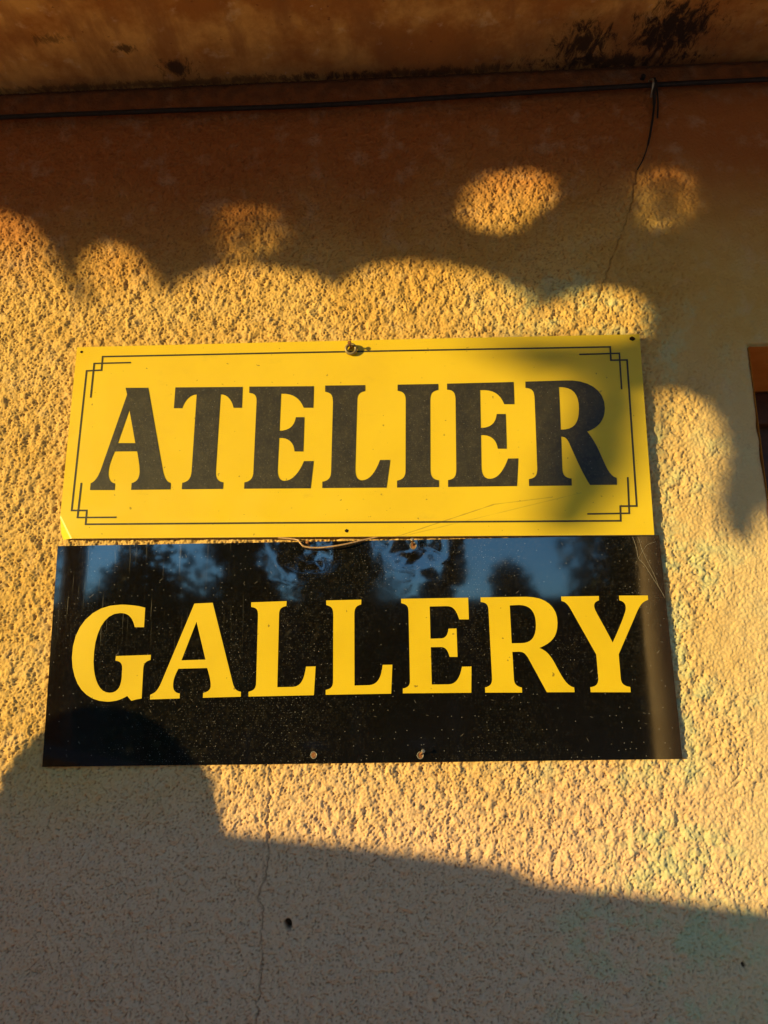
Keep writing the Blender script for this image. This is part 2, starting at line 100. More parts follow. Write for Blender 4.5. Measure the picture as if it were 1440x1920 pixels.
FAR_TREES = [
    (-7.2, -12.6, 2.4, 5.4, 3200, 'tall bushy tree at the far left across the terrace'),
    (-4.6, -12.2, 2.6, 3.9, 4200, 'low wide shrub left of the middle across the terrace'),
    (-2.75, -12.0, 1.5, 5.8, 4200, 'narrow upright tree across the terrace'),
    (-0.95, -12.3, 2.7, 5.6, 5200, 'round leafy tree in the middle across the terrace'),
    (0.62, -12.1, .75, 6.0, 3200, 'slim dark tree beside the gap across the terrace'),
    (1.65, -12.5, 1.4, 3.75, 3600, 'small rounded bush in the gap across the terrace'),
    (3.75, -12.2, 2.3, 5.8, 5200, 'large dense tree at the right across the terrace'),
    (5.8, -12.6, 2.8, 5.0, 3200, 'spreading tree at the far right across the terrace'),
]

# ------------------------------------------------------------------ helpers
def tag(o, label=None, cat=None, group=None, kind=None):
    if label: o['label'] = label
    if cat: o['category'] = cat
    if group: o['group'] = group
    if kind: o['kind'] = kind
    return o

def empty(name, loc=(0, 0, 0)):
    o = bpy.data.objects.new(name, None)
    o.location = loc
    o.empty_display_size = 0.05
    COL.objects.link(o)
    return o

def link(name, me, parent=None):
    o = bpy.data.objects.new(name, me)
    COL.objects.link(o)
    if parent is not None:
        o.parent = parent
        o.location = -Vector(parent.location)
    return o

def mesh_obj(name, verts, faces, mats, parent=None, smooth=False, midx=None):
    me = bpy.data.meshes.new(name)
    me.from_pydata([tuple(v) for v in verts], [], faces)
    for m in (mats if isinstance(mats, (list, tuple)) else [mats]):
        me.materials.append(m)
    if midx is not None:
        me.polygons.foreach_set('material_index', midx)
    if smooth:
        me.polygons.foreach_set('use_smooth', [True] * len(me.polygons))
    me.update()
    return link(name, me, parent)

def bm_obj(name, bm, mats, parent=None, smooth=False):
    me = bpy.data.meshes.new(name)
    bmesh.ops.recalc_face_normals(bm, faces=bm.faces)
    bm.to_mesh(me)
    bm.free()
    for m in (mats if isinstance(mats, (list, tuple)) else [mats]):
        me.materials.append(m)
    if smooth:
        me.polygons.foreach_set('use_smooth', [True] * len(me.polygons))
    return link(name, me, parent)

def add_box(bm, lo, hi, bevel=0.0):
    vs = [bm.verts.new((x, y, z)) for x in (lo[0], hi[0]) for y in (lo[1], hi[1]) for z in (lo[2], hi[2])]
    fs = [bm.faces.new([vs[i] for i in q]) for q in ((0, 1, 3, 2), (4, 6, 7, 5), (0, 4, 5, 1), (2, 3, 7, 6), (0, 2, 6, 4), (1, 5, 7, 3))]
    if bevel:
        es = list({e for f in fs for e in f.edges})
        bmesh.ops.bevel(bm, geom=es, offset=bevel, segments=2, affect='EDGES', profile=0.6)

def add_tube(bm, pts, rad, n=8, caps=True):
    pts = [Vector(p) for p in pts]
    rads = rad if isinstance(rad, (list, tuple)) else [rad] * len(pts)
    rings = []
    ref = None
    for i, p in enumerate(pts):
        t = (pts[min(i + 1, len(pts) - 1)] - pts[max(i - 1, 0)]).normalized()
        if ref is None:
            ref = t.orthogonal().normalized()
        ref = (ref - t * ref.dot(t)).normalized()
        b = t.cross(ref)
        rings.append([bm.verts.new(p + (ref * math.cos(2 * math.pi * k / n) + b * math.sin(2 * math.pi * k / n)) * rads[i]) for k in range(n)])
    for a, b in zip(rings, rings[1:]):
        for k in range(n):
            bm.faces.new((a[k], a[(k + 1) % n], b[(k + 1) % n], b[k]))
    if caps:
        bm.faces.new(rings[0][::-1])
        bm.faces.new(rings[-1])

def spline(pts, sub=6):
    P = [Vector(p) for p in pts]
    P = [2 * P[0] - P[1]] + P + [2 * P[-1] - P[-2]]
    out = []
    for i in range(1, len(P) - 2):
        for k in range(sub):
            t = k / sub
            a, b, c, d = P[i - 1], P[i], P[i + 1], P[i + 2]
            out.append(0.5 * ((2 * b) + (c - a) * t + (2 * a - 5 * b + 4 * c - d) * t * t + (3 * b - a - 3 * c + d) * t ** 3))
    out.append(P[-2])
    return out

class Mat:
    """a small wrapper for node materials"""
    def __init__(self, name, rough=0.8, spec=0.5):
        self.m = bpy.data.materials.new(name)
        self.m.use_nodes = True
        self.t = self.m.node_tree
        self.b = self.t.nodes['Principled BSDF']
        self.b.inputs['Roughness'].default_value = rough
        self.b.inputs['Specular IOR Level'].default_value = spec
        self.tc = self.n('ShaderNodeTexCoord')
        self.obj = self.tc.outputs['Object']
    def n(self, kind, **kw):
        nd = self.t.nodes.new(kind)
        for k, v in kw.items():
            setattr(nd, k, v)
        return nd
    def l(self, a, b):
        self.t.links.new(a, b)
    def put(self, sock, v):
        if isinstance(v, bpy.types.NodeSocket):
            self.l(v, sock)
        elif isinstance(v, (tuple, list)) and len(v) == 3 and sock.type == 'RGBA':
            sock.default_value = (*v, 1)
        else:
            sock.default_value = v
    def mapped(self, scale=(1, 1, 1), loc=(0, 0, 0)):
        mp = self.n('ShaderNodeMapping')
        mp.inputs['Scale'].default_value = scale
        mp.inputs['Location'].default_value = loc
        self.l(self.obj, mp.inputs['Vector'])
        return mp.outputs['Vector']
    def noise(self, scale, detail=4, rough=0.55, vec=None, dist=0.0):
        nd = self.n('ShaderNodeTexNoise')
        nd.inputs['Scale'].default_value = scale
        nd.inputs['Detail'].default_value = detail
        nd.inputs['Roughness'].default_value = rough
        nd.inputs['Distortion'].default_value = dist
        self.l(vec or self.obj, nd.inputs['Vector'])
        return nd.outputs['Fac']
    def voro(self, scale, vec=None, feature='F1', out='Distance', rnd=1.0):
        nd = self.n('ShaderNodeTexVoronoi', feature=feature, voronoi_dimensions='2D')
        nd.inputs['Scale'].default_value = scale
        nd.inputs['Randomness'].default_value = rnd
        sp = self.n('ShaderNodeSeparateXYZ')
        self.l(vec or self.obj, sp.inputs[0])
        cb = self.n('ShaderNodeCombineXYZ')
        self.l(sp.outputs[0], cb.inputs[0])
        self.l(sp.outputs[2], cb.inputs[1])
        self.l(cb.outputs[0], nd.inputs['Vector'])
        return nd.outputs[out]
    def ramp(self, f, a, b, lo=0.0, hi=1.0, smooth=True):
        nd = self.n('ShaderNodeMapRange', interpolation_type='SMOOTHSTEP' if smooth else 'LINEAR')
        self.l(f, nd.inputs['Value'])
        for k, v in (('From Min', a), ('From Max', b), ('To Min', lo), ('To Max', hi)):
            nd.inputs[k].default_value = v
        return nd.outputs['Result']
    def math(self, op, a, b=0.0):
        nd = self.n('ShaderNodeMath', operation=op)
        self.put(nd.inputs[0], a)
        self.put(nd.inputs[1], b)
        return nd.outputs[0]
    def mix(self, f, a, b):
        nd = self.n('ShaderNodeMix', data_type='RGBA')
        self.put(nd.inputs[0], f)
        self.put(nd.inputs[6], a)
        self.put(nd.inputs[7], b)
        return nd.outputs[2]
    def axis(self, k, vec=None):
        nd = self.n('ShaderNodeSeparateXYZ')
        self.l(vec or self.obj, nd.inputs[0])
        return nd.outputs[k]
    def attr(self, name):
        return self.n('ShaderNodeAttribute', attribute_name=name).outputs['Fac']
    def color(self, c):
        self.put(self.b.inputs['Base Color'], c)
        return self
    def rough(self, r):
        self.put(self.b.inputs['Roughness'], r)
        return self
    def bump(self, h, strength=0.5, dist=0.001):
        nd = self.n('ShaderNodeBump')
        nd.inputs['Strength'].default_value = strength
        nd.inputs['Distance'].default_value = dist
        self.l(h, nd.inputs['Height'])
        self.l(nd.outputs['Normal'], self.b.inputs['Normal'])
        return self

# ------------------------------------------------------------------ materials
def mat_wall():
    M = Mat('roughcast_paint', 0.92, 0.12)
    x, z = M.axis(0), M.axis(2)
    n1 = M.noise(2.2, 5, 0.6)
    n2 = M.noise(7.0, 6, 0.62)
    n3 = M.noise(26.0, 5, 0.6)
    # ochre paint with eave shade painted in above, bleached cream with mauve shade below
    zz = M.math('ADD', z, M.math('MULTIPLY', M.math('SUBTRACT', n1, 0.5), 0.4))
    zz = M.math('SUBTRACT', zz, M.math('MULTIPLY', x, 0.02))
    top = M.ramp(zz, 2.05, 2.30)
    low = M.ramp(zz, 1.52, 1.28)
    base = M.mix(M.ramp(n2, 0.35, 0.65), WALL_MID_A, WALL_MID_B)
    base = M.mix(top, base, WALL_TOP_SHADE)
    base = M.mix(low, base, WALL_LOW_SHADE)
    # paler rendering towards the window
    xr = M.math('ADD', x, M.math('MULTIPLY', M.math('SUBTRACT', n2, 0.5), 0.25))
    right = M.math('MULTIPLY', M.ramp(xr, 0.30, 0.52), M.ramp(zz, 2.02, 1.78))
    base = M.mix(M.math('MULTIPLY', right, 0.8), base, WALL_RIGHT)
    # old green distemper showing through in patches along the join of the two renders
    gband = M.math('MULTIPLY', M.ramp(xr, 0.12, 0.36), M.ramp(xr, 0.62, 0.44))
    gband = M.math('MULTIPLY', gband, M.ramp(z, 2.16, 2.04))
    green = M.math('MULTIPLY', gband, M.ramp(n3, 0.44, 0.60))
    green = M.math('MULTIPLY', green, M.ramp(n2, 0.42, 0.58))
    base = M.mix(M.math('MULTIPLY', green, 0.75), base, (0.47, 0.50, 0.24))
    # mottling, chalky flecks, and crevice shade painted red-brown into the pits
    base = M.mix(M.math('MULTIPLY', M.ramp(n3, 0.5, 0.75), 0.30), base, (0.62, 0.47, 0.29))
    base = M.mix(M.math('MULTIPLY', M.ramp(M.noise(75, 3), 0.60, 0.72), 0.25), base, (0.34, 0.20, 0.09))
    base = M.mix(M.math('MULTIPLY', M.ramp(M.noise(4.5, 6, 0.7), 0.62, 0.75), 0.30), base, (0.60, 0.55, 0.45))
    base = M.mix(M.attr('pit'), base, (0.30, 0.125, 0.045))
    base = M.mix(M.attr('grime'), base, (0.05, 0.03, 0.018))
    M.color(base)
    fine = M.math('ADD', M.noise(420, 3, 0.6), M.math('MULTIPLY', M.noise(190, 3, 0.6), 1.5))
    M.bump(fine, 0.55, 0.0009)
    return M.m

WALL_TOP_SHADE = (0.37, 0.130, 0.034)  # ochre, darkened and reddened with painted-in shade
WALL_MID_A = (0.57, 0.345, 0.088)
WALL_MID_B = (0.62, 0.405, 0.130)
WALL_LOW_SHADE = (0.71, 0.455, 0.245)  # cream, with the pink of the lower shade mixed in
WALL_RIGHT = (0.66, 0.475, 0.225)

def mat_soffit():
    M = Mat('eave_limewash', 0.9, 0.15)
    x, y = M.axis(0), M.axis(1)
    n1 = M.noise(6, 6, 0.65)
    n2 = M.noise(28, 5, 0.6)
    st = M.mapped((9, 3, 9))
    streak = M.noise(2.2, 5, 0.6, st)
    c = M.mix(M.ramp(n1, 0.40, 0.60), (0.43, 0.18, 0.042), (0.76, 0.44, 0.12))
    c = M.mix(M.math('MULTIPLY', M.ramp(streak, 0.45, 0.7), 0.8), c, (0.34, 0.15, 0.045))
    c = M.mix(M.math('MULTIPLY', M.ramp(n2, 0.58, 0.72), 0.55), c, (0.84, 0.62, 0.32))
    c = M.mix(M.math('MULTIPLY', M.ramp(M.noise(95, 2), 0.70, 0.76), 0.7), c, (0.20, 0.07, 0.03))
    c = M.mix(M.math('MULTIPLY', M.ramp(M.noise(60, 2, 0.5, M.mapped(loc=(3, 1, 0))), 0.73, 0.77), 0.5), c, (0.75, 0.62, 0.45))
    # soot-black mould: clumps close to the wall, the biggest on the right
    def blob(cx, cy, rx, ry):
        dx = M.math('MULTIPLY', M.math('SUBTRACT', x, cx), 1 / rx)
        dy = M.math('MULTIPLY', M.math('SUBTRACT', y, cy), 1 / ry)
        return M.math('SQRT', M.math('ADD', M.math('MULTIPLY', dx, dx), M.math('MULTIPLY', dy, dy)))
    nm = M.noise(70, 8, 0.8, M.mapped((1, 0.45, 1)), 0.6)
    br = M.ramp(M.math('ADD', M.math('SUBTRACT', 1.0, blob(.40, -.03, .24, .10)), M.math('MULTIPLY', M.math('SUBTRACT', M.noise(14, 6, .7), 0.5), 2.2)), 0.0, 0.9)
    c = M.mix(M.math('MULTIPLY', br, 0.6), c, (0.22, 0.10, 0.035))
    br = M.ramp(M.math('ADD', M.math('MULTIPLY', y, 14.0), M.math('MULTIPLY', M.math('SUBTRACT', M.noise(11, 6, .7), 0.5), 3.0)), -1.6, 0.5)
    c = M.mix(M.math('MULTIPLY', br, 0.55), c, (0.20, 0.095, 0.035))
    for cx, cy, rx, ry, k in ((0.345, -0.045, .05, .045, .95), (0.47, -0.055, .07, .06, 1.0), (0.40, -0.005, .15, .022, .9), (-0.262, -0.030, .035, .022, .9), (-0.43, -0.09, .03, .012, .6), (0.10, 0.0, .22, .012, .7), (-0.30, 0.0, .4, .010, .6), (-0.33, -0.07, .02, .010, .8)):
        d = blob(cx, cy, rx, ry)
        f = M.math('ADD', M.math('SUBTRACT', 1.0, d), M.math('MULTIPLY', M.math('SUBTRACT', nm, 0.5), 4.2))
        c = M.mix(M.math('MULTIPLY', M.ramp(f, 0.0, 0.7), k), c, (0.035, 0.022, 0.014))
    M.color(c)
    M.bump(M.math('ADD', M.noise(120, 4, 0.6), n2), 0.5, 0.002)
    return M.m

def mat_yellow():
    M = Mat('yellow_sign_face', 0.34, 0.45)
    n = M.noise(9, 4)
    c = M.mix(M.ramp(n, 0.3, 0.7), (0.70, 0.475, 0.008), (0.74, 0.515, 0.010))
    # dirt specks, small dashes and the long scratch near the lower edge
    sp = M.ramp(M.noise(150, 2, 0.5), 0.735, 0.76)
    c = M.mix(M.math('MULTIPLY', sp, 0.6), c, (0.16, 0.09, 0.015))
    sm = M.math('MULTIPLY', M.ramp(M.noise(14, 5, 0.7, M.mapped((1, 1, 2.2))), 0.60, 0.78), 0.22)
    c = M.mix(sm, c, (0.42, 0.28, 0.03))
    x, z = M.axis(0), M.axis(2)
    for (x0, z0, x1, z1, w, k) in ((.045, 1.700, .185, 1.744, .0007, .55), (.185, 1.744, .262, 1.752, .0006, .4), (.06, 1.703, .30, 1.757, .0005, .3)):
        s = (z1 - z0) / (x1 - x0)
        d = M.math('ABSOLUTE', M.math('SUBTRACT', z, M.math('ADD', M.math('MULTIPLY', M.math('SUBTRACT', x, x0), s), z0)))
        d = M.math('ADD', d, M.math('MULTIPLY', M.math('SUBTRACT', M.noise(40, 3), 0.5), 0.0025))
        f = M.math('MULTIPLY', M.ramp(M.math('ABSOLUTE', d), w * 1.6, w * .5), M.math('MULTIPLY', M.math('GREATER_THAN', x, x0), M.math('LESS_THAN', x, x1)))
        c = M.mix(M.math('MULTIPLY', f, k), c, (0.25, 0.15, 0.02))
    M.color(c)
    M.rough(M.ramp(M.noise(22, 5, 0.7), 0.3, 0.75, 0.30, 0.46))
    M.bump(M.noise(3.2, 2), 0.12, 0.01)
    return M.m

def dust(M, c, dense, amount=1.0):
    """pale specks of dust, lint and wiped smears lying on the face"""
    x, z = M.axis(0), M.axis(2)
    big = M.noise(5, 5, 0.65)
    v1 = M.ramp(M.voro(330), 0.22, 0.10)
    pick = M.ramp(M.voro(330, out='Color'), 0.52, 0.66)
    c1 = M.math('MULTIPLY', v1, pick)
    c1 = M.math('MULTIPLY', c1, M.ramp(big, 0.38, 0.66, 0.15, 1.0))
    c = M.mix(M.math('MULTIPLY', c1, 0.17 * amount), c, (0.46, 0.42, 0.34))
    vb = M.mapped(loc=(5, 0, 2))
    v2 = M.math('MULTIPLY', M.ramp(M.voro(120, vb), 0.085, 0.04), M.ramp(M.voro(120, vb, out='Color'), 0.70, 0.74))
    c = M.mix(M.math('MULTIPLY', v2, 0.30 * amount), c, (0.58, 0.54, 0.45))
    film = M.math('MULTIPLY', M.ramp(M.noise(150, 5, 0.75), 0.45, 0.8), M.ramp(big, 0.3, 0.7))
    c = M.mix(M.math('MULTIPLY', film, dense), c, (0.22, 0.17, 0.09))
    return c

def mat_black():
    M = Mat('black_sign_face', 0.1, 1.0)
    M.b.inputs['IOR'].default_value = 1.65
    x, z = M.axis(0), M.axis(2)
    c = (0.0045, 0.0036, 0.0028)
    c = dust(M, c, 0.12)
    # rain streaks on the left half
    st = M.noise(1.0, 3, 0.6, M.mapped((420, 1, 11)))
    lf = M.math('MULTIPLY', M.ramp(x, -0.05, -0.34), M.ramp(z, 1.50, 1.62))
    c = M.mix(M.math('MULTIPLY', M.math('MULTIPLY', M.ramp(st, 0.60, 0.74), lf), 0.34), c, (0.34, 0.30, 0.2))
    # wiped smears
    sm = M.noise(7, 6, 0.75, M.mapped((1.6, 1, 0.8), (0.4, 0, 0.2)), 1.2)
    smear = M.math('MULTIPLY', M.ramp(sm, 0.60, 0.78), M.ramp(M.noise(120, 3, 0.7, M.mapped((1, 1, .25))), 0.3, 0.7))
    c = M.mix(M.math('MULTIPLY', smear, 0.20), c, (0.26, 0.22, 0.14))
    # lint and hairline scratches
    for k, (rot, sc) in enumerate(((0.5, 60), (-0.9, 52), (1.3, 70))):
        mp = M.n('ShaderNodeMapping')
        mp.inputs['Rotation'].default_value = (0, rot, 0)
        mp.inputs['Location'].default_value = (k * 1.7, 0, k * .3)
        M.l(M.obj, mp.inputs['Vector'])
        m2 = M.n('ShaderNodeMapping')
        m2.inputs['Scale'].default_value = (1, 1, .22)
        M.l(mp.outputs['Vector'], m2.inputs['Vector'])
        v = m2.outputs['Vector']
        f = M.math('MULTIPLY', M.ramp(M.voro(sc, v), 0.045, 0.015), M.ramp(M.voro(sc, v, out='Color'), 0.74, 0.78))
        c = M.mix(M.math('MULTIPLY', f, 0.14), c, (0.48, 0.42, 0.32))
    M.color(c)
    M.rough(M.math('ADD', M.ramp(M.noise(6, 5, 0.7), 0.3, 0.7, 0.03, 0.065), M.math('MULTIPLY', smear, 0.2)))
    M.bump(M.math('ADD', M.math('MULTIPLY', M.noise(9, 2, 0.5), 0.5), M.math('MULTIPLY', M.noise(300, 3, 0.5), 0.010)), 0.03, 0.004)
    return M.m

def mat_black_print():
    M = Mat('black_letter_vinyl', 0.42, 0.45)
    c = M.mix(M.ramp(M.noise(60, 5, 0.7), 0.3, 0.7), (0.022, 0.018, 0.007), (0.040, 0.033, 0.013))
    c = M.mix(M.math('MULTIPLY', M.ramp(M.noise(330, 3, 0.7), 0.5, 0.75), 0.4), c, (0.13, 0.10, 0.045))
    c = dust(M, c, 0.10, 0.75)
    M.color(c)
    M.bump(M.noise(260, 4, 0.6), 0.35, 0.0006)
    return M.m

def simple(name, rough, c1, c2, sc=30, spec=0.5, metal=0.0, bump=0.0, bsc=80, bd=0.002):
    M = Mat(name, rough, spec)
    M.color(M.mix(M.ramp(M.noise(sc, 5, 0.65), 0.32, 0.68), c1, c2))
    M.b.inputs['Metallic'].default_value = metal
    if bump:
        M.bump(M.noise(bsc, 4, 0.6), bump, bd)
    return M.m

def mat_yellow_print():
    M = Mat('yellow_letter_vinyl', 0.36, 0.4)
    c = M.mix(M.ramp(M.noise(12, 4), 0.3, 0.7), (0.64, 0.43, 0.006), (0.70, 0.475, 0.008))
    c = M.mix(M.math('MULTIPLY', M.ramp(M.noise(130, 2, 0.5), 0.73, 0.755), 0.7), c, (0.12, 0.07, 0.012))
    M.color(c)
    return M.m

def mat_leaf(name, a, b):
    M = Mat(name, 0.55, 0.4)
    M.color(M.mix(M.ramp(M.noise(3.5, 4), 0.35, 0.65), a, b))
    return M.m

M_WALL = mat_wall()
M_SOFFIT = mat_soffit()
M_YELLOW = mat_yellow()
M_BLACK = mat_black()
M_BLACKP = mat_black_print()
M_YELLOWP = mat_yellow_print()
M_EDGE = simple('plastic_sheet_edge', 0.5, (0.70, 0.60, 0.42), (0.78, 0.70, 0.52), 60)
M_BEDGE = simple('black_sheet_edge', 0.55, (0.16, 0.07, 0.03), (0.30, 0.17, 0.09), 50)
M_RUST = simple('rusty_iron', 0.8, (0.16, 0.055, 0.018), (0.34, 0.15, 0.05), 350, 0.3, 0.25, 0.6, 600, 0.0006)
M_DULL = simple('dull_zinc', 0.45, (0.32, 0.27, 0.18), (0.46, 0.40, 0.28), 300, 0.5, 0.7, 0.3, 500, 0.0004)
M_HOLE = simple('dark_hole', 0.9, (0.012, 0.007, 0.004), (0.03, 0.015, 0.008), 300, 0.1)
M_BRONZE = simple('grubby_brass', 0.5, (0.20, 0.15, 0.06), (0.33, 0.25, 0.11), 300, 0.4, 0.4, 0.3, 500, 0.0004)
M_CABLE = simple('black_cable_sheath', 0.6, (0.012, 0.009, 0.007), (0.022, 0.017, 0.013), 90, 0.3, 0, 0.4, 200, 0.001)
M_WIRE = simple('copper_brown_wire', 0.5, (0.42, 0.24, 0.10), (0.60, 0.38, 0.18), 300, 0.5, 0.3)
M_WEB = simple('dusty_cobweb', 0.8, (0.22, 0.19, 0.14), (0.34, 0.30, 0.23), 300, 0.2)
M_REVEAL = simple('ochre_reveal_paint', 0.9, (0.50, 0.20, 0.03), (0.58, 0.26, 0.05), 18, 0.2, 0, 0.6, 300, 0.002)
M_WOOD = simple('dark_brown_window_wood', 0.6, (0.05, 0.02, 0.01), (0.09, 0.036, 0.016), 40, 0.4, 0, 0.3, 90)
M_GLASS = simple('dark_window_glass', 0.06, (0.006, 0.006, 0.006), (0.01, 0.01, 0.01), 5, 0.5)
M_STONE = simple('pale_garden_stone', 0.9, (0.30, 0.25, 0.18), (0.42, 0.36, 0.27), 9, 0.2, 0, 0.7, 60, 0.01)
M_MOSSY = simple('mossy_dark_stone', 0.95, (0.07, 0.06, 0.045), (0.14, 0.12, 0.09), 9, 0.15, 0, 0.7, 60, 0.01)
M_PIER = simple('buff_plaster_pier', 0.9, (0.62, 0.42, 0.20), (0.70, 0.49, 0.25), 6, 0.2, 0, 0.5, 80, 0.006)
M_PAVE = simple('terrace_paving', 0.85, (0.48, 0.33, 0.25), (0.58, 0.42, 0.32), 1.2, 0.2, 0, 0.5, 30, 0.01)
M_BARK = simple('grey_brown_bark', 0.9, (0.07, 0.05, 0.035), (0.14, 0.10, 0.07), 18, 0.2, 0, 0.8, 40, 0.02)
M_LEAF_A = mat_leaf('broad_leaf', (0.035, 0.07, 0.018), (0.075, 0.12, 0.03))
M_LEAF_B = mat_leaf('dark_leaf', (0.016, 0.030, 0.010), (0.035, 0.06, 0.018))
M_ROOF = simple('clay_roof', 0.85, (0.30, 0.11, 0.05), (0.40, 0.17, 0.08), 6, 0.2)

# ------------------------------------------------------------------ ground
gv = [(-300, -400, 0), (300, -400, 0), (300, 60, 0), (-300, 60, 0)]
tag(mesh_obj('terrace_ground', gv, [(0, 1, 2, 3)], M_PAVE), kind='structure')

# ------------------------------------------------------------------ the house: roughcast wall, eave, window
EAVE_Z = 2.4277
JAMB_X, HEAD_Z = 0.5450, 1.9610          # left jamb and head of the window opening
WIN_X1, SILL_Z = 1.2450, 0.9500
house = empty('house', (0, 0, 0))
tag(house, 'ochre roughcast house wall with a stained overhanging eave', 'house')

def build_wall():
    st = 0.0012
    X0, X1, Z0, Z1 = -0.70, 0.7201, 1.05, EAVE_Z
    nx = int(round((X1 - X0) / st)) + 1
    nz = int(round((Z1 - Z0) / st)) + 1
    xs = np.linspace(X0, X1, nx)
    zs = np.linspace(Z0, Z1, nz)
    kj = int(np.argmin(np.abs(xs - JAMB_X)))
    xs[kj] = JAMB_X
    kh = int(np.argmin(np.abs(zs - HEAD_Z)))
    zs[kh] = HEAD_Z
    rng = np.random.default_rng(11)
    fx = np.fft.rfftfreq(1024, st)[None, :]
    fz = np.fft.fftfreq(1024, st)[:, None]
    def band(wl, width=0.45, stretch=1.0):
        w = rng.standard_normal((1024, 1024))
        f = np.sqrt(fx ** 2 + (fz * stretch) ** 2) + 1e-9
        g = np.exp(-(np.log(f * wl) / width) ** 2)
        a = np.fft.irfft2(np.fft.rfft2(w) * g, s=(1024, 1024))
        a /= a.std()
        a = np.tile(a, (2, 2))
        return a[:nz, :nx]
    b35, b6, b7, b14, b30 = band(.0031), band(.0046, .5, .85), band(.0072, .5, .8), band(.015, .6), band(.034, .6)
    XX, ZZ = np.meshgrid(xs, zs)
    def sm(a, b, v):
        t = np.clip((v - a) / (b - a), 0, 1)
        return t * t * (3 - 2 * t)
    wob = 0.02 * band(.12, .5)
    smooth = sm(.40, .52, XX + wob)                              # the finer render next to the window
    coarse = sm(.28, .40, XX + wob) * (1 - smooth)               # lumpy cells along the join
    mix = 0.80 * b6 + 0.60 * b7 + 0.30 * b14
    plat = np.tanh(1.15 * (mix + 0.45))                          # flattened lumps, sharp crevices
    lump = -np.abs(b7) * 0.9 + 0.5 + 0.25 * b14
    cl = .88 + .22 * np.tanh(.7 * b30 + .8 * band(.06, .6))
    h_rough = cl * (0.00092 * plat + 0.00022 * b35) + 0.00040 * b14
    h_coarse = 0.00095 * np.tanh(1.6 * (0.55 * b14 + .55 * b7 + .35 * b6 + .4)) + 0.0006 * lump + 0.00016 * b35
    h_smooth = 0.00050 * np.tanh(1.3 * (.7 * b7 + .6 * b6 + .3)) + 0.00010 * b35 + .00012 * b14
    h = h_rough * (1 - smooth - coarse) + h_coarse * coarse + h_smooth * smooth
    h += 0.0006 * b30 * (1 - .5 * smooth)
    pit = sm(-0.75, -1.7, mix) * (1 - smooth) * (1 - .6 * coarse)  # mask for the crevice shade painted into the colour
    deep = sm(-1.75, -2.3, mix + .25 * b30) * (1 - smooth)
    h -= 0.0016 * deep * (1 - .6 * coarse)
    grime = np.zeros_like(h)
    # the plaster is trowelled smoother towards the eave
    up = sm(2.36, 2.40, ZZ)
    h = h * (1 - .45 * up)
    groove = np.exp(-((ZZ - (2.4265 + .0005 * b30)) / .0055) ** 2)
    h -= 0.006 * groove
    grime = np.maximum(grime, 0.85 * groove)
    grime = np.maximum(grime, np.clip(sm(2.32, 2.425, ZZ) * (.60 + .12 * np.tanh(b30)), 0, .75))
    # cracks
    jit = 0.0008 * b14 + .0003 * b7
    def seg_dist(pts):
        d = np.full_like(h, 9.0)
        for (ax, az), (bx, bz) in zip(pts, pts[1:]):
            ax, az, bx, bz = ax / 1000, az / 1000, bx / 1000, bz / 1000
            i0, i1 = np.searchsorted(xs, (min(ax, bx) - .012, max(ax, bx) + .012))
            k0, k1 = np.searchsorted(zs, (min(az, bz) - .012, max(az, bz) + .012))
            sx, sz = XX[k0:k1, i0:i1] + jit[k0:k1, i0:i1], ZZ[k0:k1, i0:i1]
            t = np.clip(((sx - ax) * (bx - ax) + (sz - az) * (bz - az)) / ((bx - ax) ** 2 + (bz - az) ** 2), 0, 1)
            dd = np.hypot(sx - ax - t * (bx - ax), sz - az - t * (bz - az))
            d[k0:k1, i0:i1] = np.minimum(d[k0:k1, i0:i1], dd)
        return d
    for pts, w, dep, g in ((CRACK_UP, .0009, .0026, .36), (CRACK_LOW, .0009, .0028, .34), (HAIR, .0007, .0010, .25)):
        d = seg_dist(pts)
        wv = w * (1 + .45 * np.tanh(b30))
        c = np.exp(-(d / wv) ** 2)
        h -= .35 * h * np.exp(-(d / (3 * w)) ** 2)
        h -= dep * c
        grime = np.maximum(grime, g * c)
    # drilled hole below the black sign, and a few knocked-out pits
    for hx, hz, rr, dep in ((-.083, 1.2357, .0050, .010), (-.236, 1.215, .0016, .002), (.45, 1.19, .0022, .003), (.37, 1.985, .0028, .002)):
        d = np.hypot(XX - hx, (ZZ - hz) * .85) + .0006 * b14
        c = 1 - sm(rr * .6, rr * 1.15, d)
        h -= dep * c
        grime = np.maximum(grime, .9 * c)
    # rounded, chipped arris at the window
    below = ZZ < HEAD_Z + .004
    dj = np.clip(JAMB_X - XX, 0, 1)
    chip = np.exp(-(((ZZ - 1.80) / .018) ** 2)) + .7 * np.exp(-(((ZZ - 1.845) / .012) ** 2))
    edge = np.clip(.007 - dj, 0, .007) * below
    h -= edge ** 2 / .010 * (1 + 1.2 * chip)
    ch = sm(.012 * 1.0, .004, dj + .002 * b14) * np.clip(chip, 0, 1) * below
    pit = np.maximum(pit, .8 * ch)
    fade = np.minimum.reduce([sm(X0, X0 + .05, XX), sm(Z0, Z0 + .05, ZZ), sm(X1, X1 - .05, XX)])
    h *= fade
    co = np.empty((nz, nx, 3), np.float32)
    co[..., 0], co[..., 1], co[..., 2] = XX, -h, ZZ
    idx = np.arange(nz * nx).reshape(nz, nx)
    q = np.stack([idx[:-1, :-1], idx[:-1, 1:], idx[1:, 1:], idx[1:, :-1]], -1)
    keep = np.ones((nz - 1, nx - 1), bool)
    keep[:kh, kj:] = False
    q = q[keep]
    V = co.reshape(-1, 3)
    # the rest of the wall, plain sheets butted on round the detailed part
    def sheet(x0, x1, z0, z1):
        return [(x0, 0, z0), (x1, 0, z0), (x1, 0, z1), (x0, 0, z1)]
    rest = []
